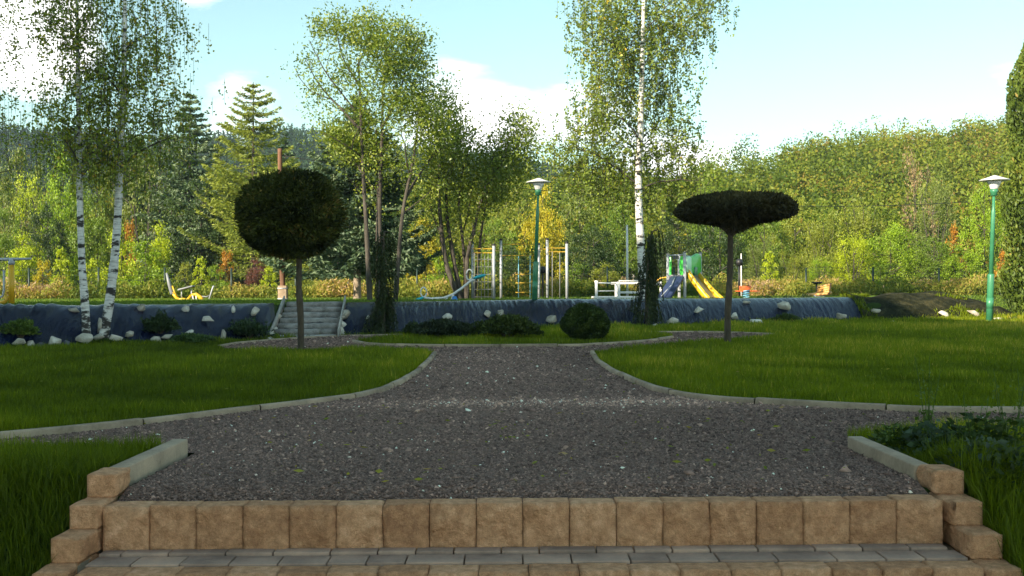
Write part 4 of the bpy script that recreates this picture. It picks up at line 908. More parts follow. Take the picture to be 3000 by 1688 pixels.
# slide tower
Y = 31.5; o = base_at(2010, Y); r = thing('slide_tower', 'green and grey play tower with a yellow slide and a dark climbing ramp', 'slide', o)
W = lambda x, y, dy=0.0: P(x, y, Y + dy)
posts = [(1957, 746, .0), (2006, 741, -.5), (2052, 742, .4), (1990, 748, 1.2)]
for x, yt, dy in posts:
    p = W(x, 885, dy); p[2] = PLZ - .05; q = W(x, yt, dy); q[0] = p[0]; MB().box((p + q) / 2, (.085, .085, q[2] - p[2])).build('post', M['galv'], r, o, bevel=.012); MB().lathe(q, [(.05, -.01), (.05, .02), (0, .035)], 8).build('cap', M['grey'], r, o)
def panel(name, pts, mat, th=.04):
    pts = np.array(pts); n = np.cross(pts[1] - pts[0], pts[2] - pts[0]); n /= np.linalg.norm(n); k = len(pts)
    V = np.concatenate([pts - n * th / 2, pts + n * th / 2]); i = np.arange(k); 
    F = np.stack([i, (i + 1) % k, (i + 1) % k + k, i + k], -1); return MB().add(V, [F, i[None, ::-1], (i + k)[None]]).build(name, M[mat], r, o, bevel=.008)
panel('side_panel', [W(1958, 752, 0), W(1966, 752, -.05), W(1968, 770, -.07), W(1967, 806, -.06), W(1958, 808, 0)], 'lime')
panel('side_panel', [W(1994, 752, -.38), W(2004, 751, -.46), W(2004, 806, -.46), W(1993, 806, -.36), W(1991, 780, -.35)], 'lime')
tub(r, 'top_rail', [W(1957, 749, 0), W(2006, 746, -.5)], .02, M['galv'], o); tub(r, 'top_rail', [W(2006, 749, -.5), W(2025, 752, -.1), W(2052, 747, .4)], .018, M['galv'], o)
for x in (1975, 1981, 1987): tub(r, 'bead', [W(x, 750, -.2), W(x, 759, -.2)], .02, M['navy'], o, 6)
# moulded slide hood: an arch shaped shell
hood = [(2010, 752), (2018, 750), (2026, 753), (2032, 748), (2040, 743), (2046, 745), (2051, 753), (2052, 795), (2046, 800), (2041, 806), (2034, 806), (2029, 800), (2012, 795)]
panel('slide_hood', [W(x, y, -.45 + (x - 2010) / 42 * .8) for x, y in hood], 'lime', .08)
panel('hood_face', [W(x, y, -.56 + (x - 2010) / 42 * .8) for x, y in [(2011, 752), (2018, 751), (2025, 755), (2025, 790), (2028, 800), (2026, 808), (2012, 796)]], 'paleg', .03)
panel('hood_recess', [W(x, y, -.56 + (x - 2010) / 42 * .8) for x, y in [(2034, 785), (2038, 781), (2043, 784), (2043, 806), (2034, 806)]], 'green', .03)
panel('platform', [W(1957, 809, 0), W(2006, 809, -.5), W(2052, 809, .4), W(1990, 809, 1.2)], 'grey', .08)
# slide bed and walls, running down to the right
a0, a1 = W(2012, 795, -.35), W(2038, 800, .35); e0, e1 = W(2086, 893, -1.0), W(2124, 893, -.45)
def chute(name, la, lb, ha, hb, mat, th=.045): panel(name, [la, lb, lb + [0, 0, hb], la + [0, 0, ha]], mat, th)
s_ = np.linspace(0, 1, 9)
bed0 = np.array([a0 * (1 - s) + e0 * s + EZ * (-.04 - .05 * math.sin(s * 3.14)) for s in s_]); bed1 = np.array([a1 * (1 - s) + e1 * s + EZ * (-.04 - .05 * math.sin(s * 3.14)) for s in s_])
i = np.arange(8); V = np.concatenate([bed0, bed1]); MB().add(V, [np.stack([i, i + 1, i + 10, i + 9], -1)]).build('slide_bed', M['slidebed'], r, o)
for bd, out in ((bed0, -1), (bed1, 1)):
    n_ = np.array([.25, -.95, 0]) * -out * -1; q = bd + EZ * .21; lo = bd - EZ * .06; k = len(bd); off = (bed0[0] - bed1[0]) / np.linalg.norm(bed0[0] - bed1[0]) * .05 * -out
    V = np.concatenate([lo, q, q + off, lo + off]); i = np.arange(k - 1); Fs = [np.stack([i + c * k, i + 1 + c * k, i + 1 + ((c + 1) % 4) * k, i + ((c + 1) % 4) * k], -1) for c in range(4)]
    MB().add(V, Fs).build('slide_wall', M['slide'], r, o)
# dark climbing ramp to the left
panel('climbing_ramp', [W(1966, 811, -.1), W(2004, 811, -.55), W(1962, 880, -1.3), W(1922, 878, -.85)], 'navy', .05)
tub(r, 'ramp_tube', [W(1978, 812, -.4), W(1968, 835, -.75), W(1945, 860, -1.1), W(1938, 868, -1.2)], .018, M['galv'], o)
tub(r, 'arch_bar', [W(1912, 845, .5), W(1920, 826, .5), W(1936, 815, .5), W(1957, 812, .3)], .025, M['yellow'], o)
# spring rider
Y = 31.2; W = lambda x, y, dy=0.0: P(x, y, Y + dy); o = base_at(2186, Y); r = thing('spring_rider', 'orange red spring rider on a light blue coil right of the flat-topped tree', 'spring rider', o)
th_ = np.linspace(0, 6.28 * 4.5, 60); zs = np.linspace(0, W(0, 856)[2] - PLZ, 60); tub(r, 'coil', np.stack([o[0] + .09 * np.cos(th_), o[1] + .09 * np.sin(th_), PLZ + zs], -1), .02, M['spring'], o, 6)
MB().lathe(W(2186, 855), [(.0, 0.02), (.1, .02), (.1, -.03), (0, -.03)], 12).build('spring_plate', M['navy'], r, o)
panel('body', [W(2165, 838), W(2200, 838), W(2197, 853), W(2166, 853)], 'orange', .05); panel('body', [W(2165, 838, .22), W(2200, 838, .22), W(2197, 853, .22), W(2166, 853, .22)], 'orange', .05)
MB().box(W(2186, 853, .1), (.78, .3, .03)).build('foot_plate', M['orange'], r, o, bevel=.008); MB().box(W(2180, 843, .1), (.3, .2, .04)).build('seat', M['grey'], r, o, bevel=.01)
tub(r, 'handle', [W(2192, 836, -.1), W(2192, 835, .32)], .018, M['black'], o)
# bench
Y = 33.5; W = lambda x, y, dy=0.0: P(x, y, Y + dy); o = base_at(2405, Y); r = thing('park_bench', 'golden slatted bench turned half sideways on the crest by a dark fence post', 'bench', o)
s0, s1 = W(2362, 866, .35), W(2425, 860, -.25)
for k in range(3): dv = np.array([.1, .13, .012]) * k; MB().tube([s0 + dv, s1 + dv], .055, 4).build('seat_slat', M['benchwood'], r, o)
b0, b1 = W(2395, 842, .1), W(2432, 834, -.25)
for k in range(4): MB().tube([b0 + [.0, 0, -.072 * k * 1.0], b1 + [-.012 * k, 0, -.072 * k * 1.05]], .045, 4).build('back_slat', M['benchwood'], r, o)
tub(r, 'back_post', [b1 + [.03, 0, .05], W(2428, 866, -.2)], .025, M['brownwood'], o)
for x in (2390, 2418): tub(r, 'leg', [W(x - 4, 866), W(x + 6, 884, .1)], .03, M['galv'], o); 
MB().box(W(2402, 876), (.24, .3, .2)).build('foot', M['grey'], r, o, bevel=.01)
Y = 34.6; W = lambda x, y, dy=0.0: P(x, y, Y + dy); o = base_at(2393, Y); r = thing('play_table', 'dark round dish on a thin stem behind the slatted bench', 'play table', o)
MB().lathe(W(2394, 828), [(0, -.05), (.08, -.05), (.17, -.01), (.175, .02), (.0, .03)], 16).build('dish', M['black'], r, o); tub(r, 'stem', [o, W(2392, 829)], .03, M['black'], o)
# dark lamp-like post right of the flat-topped tree and one among the climbing posts
for x, yt, Y_, lab in ((2166, 770, 36.8, 'black post with a small box head right of the flat-topped tree stem'), (1590, 792, 37.0, 'black post with a round dark head between the climbing posts right of the lamp')):
    o = base_at(x, Y_); r = thing('litter_post', lab, 'post', o); tub(r, 'post', [o, P(x, yt, Y_)], .035, M['black'], o); MB().lathe(P(x, yt, Y_), [(0, -.12), (.11, -.1), (.13, 0.05), (.08, .13), (0, .15)], 10).build('head', M['black'], r, o)
# far cottage
Y = 62.0; W = lambda x, y, dy=0.0: P(x, y, Y + dy); o = W(1925, 850); r = thing('cottage', 'small distant house with a dark roof and white gable between birch and slide', 'house', o)
hx0, hx1 = W(1860, 800)[0], W(1975, 800)[0]; ze, zr, zb = W(0, 803)[2], W(0, 776)[2], PLZ - 1
MB().add([[hx0, Y, zb], [hx1, Y, zb], [hx1, Y + 5, zb], [hx0, Y + 5, zb], [hx0, Y, ze], [hx1, Y, ze], [hx1, Y + 5, ze], [hx0, Y + 5, ze], [hx0, Y + 2.5, zr - .08], [hx1, Y + 2.5, zr - .08]], [np.array([[0, 1, 5, 4], [2, 3, 7, 6]]), np.array([[1, 2, 6, 9, 5], [3, 0, 4, 8, 7]])]).build('wall', M['plaster'], r, o)
for q in (-1, 1):
    yy = Y + 2.5 + q * 2.9; MB().add([[hx0 - .3, yy, ze - .1], [hx1 + .3, yy, ze - .1], [hx1 + .3, Y + 2.5, zr], [hx0 - .3, Y + 2.5, zr], [hx0 - .3, yy, ze + .02], [hx1 + .3, yy, ze + .02], [hx1 + .3, Y + 2.5, zr + .12], [hx0 - .3, Y + 2.5, zr + .12]], [np.array([[0, 1, 2, 3], [7, 6, 5, 4], [0, 4, 5, 1], [1, 5, 6, 2], [3, 7, 4, 0]])]).build('roof', M['roof'], r, o)
gx = W(1934, 800)[0]; MB().add([[gx - .5, Y - .5, ze - .3], [gx + .5, Y - .5, ze - .3], [gx + .5, Y - .5, ze + .3], [gx, Y - .5, ze + .9 - .3 + .2], [gx - .5, Y - .5, ze + .3], [gx - .5, Y + .9, ze - .3], [gx + .5, Y + .9, ze - .3], [gx + .5, Y + .9, ze + .3], [gx, Y + .9, ze + .8], [gx - .5, Y + .9, ze + .3]], [np.array([[0, 1, 2, 3, 4]]), np.array([[0, 5, 6, 1], [1, 6, 7, 2], [4, 9, 5, 0], [2, 7, 8, 3], [3, 8, 9, 4]])]).build('dormer', M['plaster'], r, o)
for x in (1905, 1920): MB().box((W(x, 815)[0], Y - .02, W(0, 815)[2]), (.6, .06, .7)).build('window', M['glassdark'], r, o)
# ------------------------------------------------------------------ trees
class Pool:
    """points on trunk and limbs that new branches can spring from"""
    def __init__(s): s.p = []; s.r = []
    def add(s, pts, rad): s.p.append(np.asarray(pts)); s.r.append(np.broadcast_to(rad, (len(pts),)))
    def near(s, c, rise=0.45):
        Pp = np.concatenate(s.p); Rr = np.concatenate(s.r); d = c - Pp; hz = np.linalg.norm(d[:, :2], axis=1)
        cost = np.linalg.norm(d, axis=1) + 1.6 * np.maximum(0, rise * hz - d[:, 2]); k = int(np.argmin(cost)); return Pp[k], Rr[k]
def grow(bt, pool, cl, rng, limbs=30, droop=0.0, rise=0.45, arch=0.18, rmax=.05, twig=.007):
    """limbs first to spread-out cluster centres, then thin branches from the nearest wood to every other cluster"""
    idx = rng.permutation(len(cl))
    for q, k in enumerate(idx):
        c = cl[k]; p0, r0 = pool.near(c, rise); L = np.linalg.norm(c - p0)
        if L < .05: continue
        m = p0 * .45 + c * .55 + np.array([0, 0, arch * L]) + rng.normal(0, .05 * L, 3)
        ns = int(np.clip(L / .22, 4, 9)); pts = bez(p0, m, c, ns); pts[1:-1] += rng.normal(0, .012 * L, (ns - 2, 3))
        ra = min(rmax, r0 * .7, .008 + .014 * L) if q < limbs else min(r0 * .7, twig * 1.6)
        rb = max(.004, ra * .35); bt.tube(pts, np.linspace(ra, rb, ns), 5 if q < limbs else 3, tint=.5, cap=False)
        pool.add(pts[1:], np.linspace(ra, rb, ns)[1:])
def prof_clusters(tab, Y, n, rng, axis_x, nf=.9, thr=-.25, seed=0, depth=.85, inner=.25):
    """cluster centres inside a crown whose left and right reach (photo px at depth Y) is given per height"""
    tab = np.array(tab, float); ys = tab[:, 0]; out = []
    while sum(len(o) for o in out) < n:
        y = rng.uniform(ys[0], ys[-1], 4000); xl = np.interp(y, ys, tab[:, 1]); xr = np.interp(y, ys, tab[:, 2]); xa = np.array([axis_x(v) for v in y])
        keep = rng.random(4000) < ((xr - xl) / (tab[:, 2] - tab[:, 1]).max()) ** .9
        th = rng.uniform(0, 2 * np.pi, 4000); q = (inner + (1 - inner) * np.sqrt(rng.random(4000)))
        hx = np.where(np.cos(th) > 0, xr - xa, xa - xl); hd = np.abs(xr - xl) / 2 * depth
        x = xa + np.cos(th) * q * hx; dy = np.sin(th) * q * hd / 3000 * Y
        d = np.stack([ray(0, 0) * 0 for _ in range(1)])[0]
        px = np.stack([(x - 1500) / 3000 * Y, np.full(4000, Y) + dy, CAM[2] + (848 - y) / 3000 * Y], -1)
        # follow the slight camera roll
        px[:, 0] += -0.004 * (844 - y) / 3000 * Y; px[:, 2] -= 0.004 * -(x - 1500) / 3000 * Y * -1 * -1
        keep &= noise3(px, nf, seed) > thr
        out.append(px[keep])
    return np.concatenate(out)[:n]
def path_px(pts, Y): return np.array([P(x, y, Y) + np.array([0, dy, 0]) for x, y, dy in [(*p, 0)[:3] if len(p) == 2 else p for p in pts]])
def birch(name, label, path, Y, r0, tab, n, per, seed, leaf=.075, hang=.9, spread=.22, base=None, thr=-.3, bright=.45):
    rng = np.random.default_rng(seed); pts = path_px(path, Y)
    if base is not None: pts[0] = base
    pts[0, 2] = float(T(pts[0, 0], pts[0, 1])) - .1 if abs(pts[0, 0]) < 40 else pts[0, 2]
    r = thing(name, label, 'tree', pts[0] + [0, 0, .1]); org = np.array(r.location)
    bt = MB(); b1 = MB(); ax = stem_tube(b1, pts, r0, r0 * .16, 14, lump=.03, seed=seed)
    hgt = ax[:, 2] - ax[0, 2]; tt = np.interp(hgt, [0, .5, 1.2, 2.2, 4.0, 9], [.17, .13, .09, .06, .05, .03]); b1.t[0] = np.repeat(tt, 14)
    b1.build('trunk', M['birchbark'], r, org, smooth=True)
    xs_ = [p[0] for p in path]; ys_ = [p[1] for p in path]; axx = lambda v: np.interp(-v, [-y for y in ys_], xs_)
    cl = prof_clusters(tab, Y, n, rng, axx, seed=seed, thr=thr, inner=.05)
    pool = Pool(); rr = np.linspace(r0, r0 * .16, len(ax)); k0 = int(len(ax) * .28); pool.add(ax[k0:], rr[k0:] * .5)
    grow(bt, pool, cl, rng, limbs=n // 5, rise=.6, arch=.22, rmax=.027)
    bl = MB(); cen = []; tn = []
    for c in cl:
        ct = rng.normal(bright, .13); ns = rng.integers(3, 7)
        for _ in range(ns):                                 # hanging twigs
            L = rng.uniform(.2, hang); st = c + rng.normal(0, spread, 3); m = max(3, per // 5); s = rng.random(m)
            p_ = st + np.stack([rng.normal(0, .05, m), rng.normal(0, .05, m), -L * s], -1); cen.append(p_); tn.append(np.clip(ct + rng.normal(0, .13, m) + (rng.random(m) < .03) * .4, 0, 1))
            bt.tube(np.stack([st, st + [0, 0, -L]]), .003, 3, cap=False)
    cen = np.concatenate(cen); bl.quads(leaf_quads(cen, leaf, rng, leaf * .75), np.concatenate(tn))
    bt.build('branches', M['bark'], r, org); bl.build('crown', M['birchleaf'], r, org); return r
birch('birch_tree', 'left one of the two white birch trunks growing from the bank at the left', [(255, 985), (250, 900), (240, 780), (234, 600), (232, 450), (228, 200), (226, 0), (225, -260)], G(255, 985)[1] - .12, .075,
      [(-260, 190, 265), (-100, 140, 310), (0, 105, 325), (120, 130, 315), (220, 150, 300), (300, 120, 330), (400, 110, 340), (470, 160, 310)], 165, 60, 101, leaf=.058, hang=.6, spread=.2, thr=-.8, bright=.62)
birch('birch_tree', 'right one of the two white birch trunks, leaning right, with long drooping branch tips', [(300, 972), (322, 880), (336, 760), (345, 640), (352, 480), (362, 250), (366, 0), (368, -330)], G(305, 972)[1] - .12, .088,
      [(-330, 330, 410), (-120, 280, 500), (0, 270, 545), (60, 262, 550), (100, 270, 612), (125, 280, 600), (165, 290, 500), (215, 280, 520), (245, 275, 606), (290, 290, 560), (360, 280, 540), (430, 300, 535), (480, 320, 470)], 215, 64, 102, leaf=.058, hang=.6, spread=.2, thr=-.8, bright=.62)
birch('birch_tree', 'birch just outside the left edge whose hanging branches reach into the photo', [(-125, 1000), (-120, 700), (-112, 400), (-105, 100), (-100, -200)], 20.5, .09,
      [(-200, -230, 40), (0, -260, 62), (70, -260, 60), (150, -250, 50), (205, -250, 60), (265, -250, 165), (350, -250, 165), (430, -240, 130), (500, -220, 60)], 130, 60, 103, leaf=.058, hang=.6, spread=.2, thr=-.6, bright=.58, base=np.array([-10.9, 18.5, 0]))
birch('birch_tree', 'tall big birch with a white trunk and airy drooping crown right of the lamp', [(1890, 945), (1882, 800), (1872, 620), (1870, 520), (1876, 400), (1880, 250), (1886, 0), (1890, -330)], 27.9, .125,
      [(-330, 1850, 1930), (-150, 1740, 2060), (0, 1690, 2122), (90, 1690, 2118), (130, 1690, 2110), (200, 1722, 2085), (250, 1700, 2065), (300, 1690, 2062), (350, 1690, 2060), (385, 1630, 2090), (415, 1600, 2125), (455, 1610, 2150), (500, 1635, 2150), (560, 1660, 2120), (640, 1720, 2030)], 590, 60, 104, leaf=.08, hang=.75, spread=.3, thr=-.42)

def multistem(label, stems, branches, Y, tab, n, per, seed, leaf, r0=.1, spread=.26, axis=1100, thr=-.05, mat='ashleaf', nf=.8):
    rng = np.random.default_rng(seed); b0 = path_px([stems[0][0][:2]], Y)[0]; b0[2] = PLZ
    r = thing('multi_stem_tree', label, 'tree', b0); pool = Pool(); bt = MB(); extra = []
    for k, (st, ra) in enumerate([(s[:-1], s[-1]) for s in stems]):
        pts = path_px(st, Y); 
        if pts[0, 2] < PLZ + .5: pts[0, 2] = PLZ - .1
        b = MB(); ax = stem_tube(b, pts, ra, ra * .22, 10, lump=.05, seed=seed + k); b.build('trunk', M['bark'], r, b0, smooth=True)
        rr = np.linspace(ra, ra * .22, len(ax)); k0 = int(len(ax) * .4); pool.add(ax[k0:], rr[k0:]); extra.append(ax[int(len(ax) * .55):])
    for k, br in enumerate(branches):
        pts = path_px(br[:-1], Y); ax = stem_tube(bt, pts, br[-1], .008, 7, lump=.04, seed=seed + 50 + k); pool.add(ax[2:], np.linspace(br[-1], .008, len(ax))[2:]); extra.append(ax[int(len(ax) * .35):])
    cl = prof_clusters(tab, Y, n, rng, lambda v: axis, seed=seed, thr=thr, inner=.1, nf=nf); ex = np.concatenate(extra); ex = ex[rng.integers(0, len(ex), int(n * .45))]; cl = np.concatenate([ex + rng.normal(0, .3, ex.shape), cl])
    grow(bt, pool, cl, rng, limbs=n // 5, rise=.9, arch=.05, rmax=.03)
    cen, tn = [], []
    for c in cl:
        ct = rng.normal(.45, .14); m = int(per * rng.uniform(.5, 1.4)); sg = spread * rng.uniform(.6, 1.3)
        cen.append(c + rng.normal(0, 1, (m, 3)) * np.array([sg, sg, sg * .9])); tn.append(np.clip(ct + rng.normal(0, .14, m), 0, 1))
    bt.build('branches', M['bark'], r, b0)
    MB().quads(leaf_quads(np.concatenate(cen), leaf, rng, leaf * .5), np.concatenate(tn)).build('crown', M[mat], r, b0); return r
multistem('tall sparse multi-stemmed tree with bare grey stems in the middle of the photo',
    [[(1084, 885), (1078, 760), (1072, 640), (1066, 540), (1060, 414), (1055, 300), (1050, 170), .085],
     [(1110, 885, .3), (1108, 700, .3), (1108, 596, .3), (1112, 480, .3), (1116, 372, .3), (1118, 250, .3), (1130, 130, .3), .09],
     [(1097, 885, .6), (1095, 700, .6), (1098, 560, .6), (1096, 440, .6), (1090, 300, .6), .04],
     [(1160, 880, -.2), (1168, 780, -.2), (1178, 660, -.2), (1186, 590, -.1), (1205, 500, 0), (1213, 440, .1), (1226, 350, .1), (1240, 240, .1), .075]],
    [[(1054, 380), (1000, 318), (965, 285, .3), (920, 232, .5), (882, 160, .6), .045], [(1114, 372, .3), (1145, 320, .2), (1176, 256, 0), (1193, 199, -.2), (1250, 110, -.3), .04],
     [(1186, 590, -.1), (1212, 530, .2), (1240, 486, .4), (1276, 430, .6), (1362, 397, .8), .045], [(1118, 250, .3), (1140, 200, 0), (1158, 140, -.3), .03], [(1052, 250), (1010, 180, -.4), (985, 70, -.5), .03], [(965, 285, .3), (900, 260, .5), (852, 200, .7), .02], [(1045, 330), (960, 220, -.4), (915, 130, -.5), .03], [(1060, 460), (1020, 430, -.4), (960, 400, -.7), .025], [(1110, 480, .3), (1080, 440, .9), (1050, 410, 1.2), .02]],
    29.0, [(45, 950, 1000), (80, 940, 1270), (110, 860, 1280), (160, 845, 1270), (230, 850, 1260), (300, 890, 1290), (370, 940, 1330), (430, 980, 1340), (500, 1040, 1330), (560, 1080, 1290)], 340, 52, 111, .095, axis=1090, thr=-.05, nf=1.5, spread=.23)
multistem('second multi-stemmed tree with fanned dark stems behind the seesaw',
    [[(1352, 885), (1330, 840), (1308, 780), (1296, 700), (1290, 640), (1284, 560), (1290, 470), (1310, 380), .095],
     [(1356, 885, .2), (1341, 830, .2), (1322, 728, .2), (1308, 640, .2), (1305, 560, .2), (1330, 460, .2), (1350, 360, .2), .085],
     [(1360, 885, .4), (1362, 780, .4), (1352, 690, .4), (1341, 595, .4), (1352, 510, .4), (1380, 400, .4), .07],
     [(1366, 885, .1), (1368, 750, .1), (1384, 690, .1), (1405, 600, .1), (1424, 530, .1), (1450, 440, .1), .085],
     [(1386, 885, .5), (1400, 760, .5), (1408, 680, .5), (1426, 570, .5), (1440, 510, .5), (1490, 420, .5), .06]],
    [[(1296, 700), (1262, 620, .3), (1256, 540, .4), .03], [(1424, 530), (1480, 470, -.2), (1530, 410, -.2), .035], [(1352, 690, .4), (1372, 620, .2), (1385, 540, 0), .03]],
    31.5, [(205, 1370, 1400), (240, 1300, 1440), (290, 1270, 1500), (350, 1250, 1560), (410, 1240, 1585), (480, 1245, 1590), (540, 1250, 1540), (590, 1270, 1480)], 330, 44, 112, .10, axis=1410, thr=-.15, nf=1.3, spread=.27)

def conifer(label, x, ytop, ybase, w, Y, seed, mat, bark, clear=.1, droop=.25, dense=1.0, up=.3, name='spruce_tree', L=.17, shape=.85, wl=0.07, lowtrunk=None, r0=None, layers=26, base_z=None, tint=.45, gaps=0.0):
    rng = np.random.default_rng(seed); top = P(x, ytop, Y); base = P(x, ybase, Y); base[2] = PLZ if base_z is None else base_z
    H = top[2] - base[2]; Rm = w / 2 / 3000 * Y; r = thing(name, label, 'tree', base); rr0 = r0 or H * .016
    b = MB(); ax = stem_tube(b, [base - [0, 0, .1], base * .5 + top * .5, top], rr0, .012, 9, lump=.03, seed=seed); b.build('trunk', M[bark], r, base, smooth=True)
    bt, cen, dirs, tn = MB(), [], [], []
    for k in range(layers):
        t = clear + (1 - clear) * (k + rng.random() * .7) / layers; z = base[2] + H * min(t, .985); rad = Rm * min(1, 1.15 * (1 - t) ** shape + .02)
        for j in range(rng.integers(5, 8)):
            if rng.random() < gaps: continue
            a = rng.uniform(0, 6.28); Lb = rad * rng.uniform(.65, 1.1); dr = np.array([math.cos(a), math.sin(a), 0]); p0 = base * (1 - t) + top * t; p0[2] = z
            m = max(5, int(Lb / .16)); s = np.linspace(0, 1, m)[:, None]
            pts = p0 + dr * Lb * s + np.array([0, 0, 1]) * (-droop * Lb * s * (1.6 - s) + up * Lb * s ** 2.2); bt.tube(pts[::max(1, m // 5)], np.linspace(.022, .005, len(pts[::max(1, m // 5)])), 3, cap=False)
            q = int(85 * dense * Lb); s2 = rng.random(q) ** .7; side = np.array([-dr[1], dr[0], 0]); wd = .32 * Lb * (1 - s2 * .75) * rng.uniform(-1, 1, q)
            i_ = np.clip((s2 * (m - 1)).astype(int), 0, m - 2); f = (s2 * (m - 1) - i_)[:, None]; c = pts[i_] * (1 - f) + pts[i_ + 1] * f
            c = c + side * wd[:, None] + np.array([0, 0, -1]) * np.abs(wd)[:, None] * .25 + rng.normal(0, .03, (q, 3)); cen.append(c)
            dirs.append(dr * .8 + side * np.sign(wd)[:, None] * .6 + np.array([0, 0, -.25]) + 0 * c); tn.append(np.clip(tint + .12 * (rng.random() - .5) + .35 * (s2 - .5) + rng.normal(0, .14, q), 0, 1))
    bt.build('branches', M['bark'], r, base)
    MB().quads(leaf_quads(np.concatenate(cen), L, rng, wl, dirs=np.concatenate(dirs), jit=.8), np.concatenate(tn)).build('crown', M[mat], r, base)
    return r
sp = conifer('big blue-green spruce with sweeping boughs behind the multi-stemmed tree', 1046, 275, 885, 540, 32.5, 121, 'spruce', 'sprucebark', clear=.19, droop=.42, up=.26, dense=1.5, L=.2, r0=.135, layers=30, wl=.06, shape=.7)
p = P(1044, 770, 32.5); MB().lathe(p - [0, .0, .12], [(.118, 0), (.122, .03), (.120, .19), (.115, .22)], 12).build('bark_wound', M['woundbark'], sp, np.array(sp.location))
conifer('tall feathery larch with upswept branches left of the ball-shaped tree', 742, 240, 880, 400, 46, 122, 'larch', 'bark', clear=.1, droop=.12, up=.32, dense=.95, L=.18, name='larch_tree', shape=.6, layers=34, wl=.05, gaps=.1)
conifer('dark fir rising behind the drooping birch tips', 556, 268, 880, 320, 50, 123, 'spruce', 'bark', clear=.08, droop=.3, up=.15, dense=1.0, L=.22, name='fir_tree', shape=.62, layers=32, wl=.07, tint=.6)
conifer('olive larch low between the dark fir and the tall larch', 640, 400, 880, 150, 52, 124, 'larch', 'bark', clear=.08, droop=.15, up=.25, dense=1.0, L=.2, name='larch_tree', shape=.7, layers=26, wl=.06, tint=.3)
conifer('dark spruce showing left of the big spruce top', 836, 385, 880, 200, 50, 125, 'spruce', 'bark', clear=.05, droop=.3, up=.15, dense=1.0, L=.24, shape=.7, layers=26, wl=.08, tint=.3)
# thuja column at the right edge
def thuja(x0, ytop, ybase, half, Y, seed, label):
    rng = np.random.default_rng(seed); base = P(x0, ybase, Y); base[2] = float(T(base[0], base[1])); H = P(x0, ytop, Y)[2] - base[2]; Rm = half / 3000 * Y
    r = thing('thuja_tree', label, 'tree', base); b = MB(); stem_tube(b, [base, base + [0, 0, H * .5], base + [0, 0, H * .97]], .12, .02, 8); b.build('trunk', M['bark'], r, base)
    n = 42000; t = rng.random(n) ** .85; a = rng.uniform(0, 6.28, n); rad = Rm * np.interp(t, [0, .08, .35, .7, .9, 1], [.85, 1, 1, .8, .45, .05])
    sh = np.stack([np.cos(a) * 2, np.sin(a) * 2, t * H * .9], -1); lump = 1 + .09 * noise3(sh, 1.9, seed) + .05 * noise3(sh, 5, seed + 1); q = (1 - .4 * rng.random(n) ** 1.5) * lump
    c = base + np.stack([np.cos(a) * rad * q, np.sin(a) * rad * q, t * H], -1); dirs = np.stack([np.cos(a) * .5, np.sin(a) * .5, np.full(n, 1.0)], -1)
    b = MB().quads(leaf_quads(c, .15, rng, .06, dirs=dirs, jit=.9), np.clip(.48 + .16 * noise3(sh, 3.3, seed + 2) + rng.normal(0, .15, n) + (rng.random(n) < .012) * .5, 0, 1))
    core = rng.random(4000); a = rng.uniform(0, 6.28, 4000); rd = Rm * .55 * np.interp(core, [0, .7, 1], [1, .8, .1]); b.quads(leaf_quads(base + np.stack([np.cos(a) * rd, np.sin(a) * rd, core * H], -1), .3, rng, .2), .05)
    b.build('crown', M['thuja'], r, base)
thuja(3072, 0, 885, 122, 30.5, 131, 'tall columnar thuja cut by the right edge of the photo')

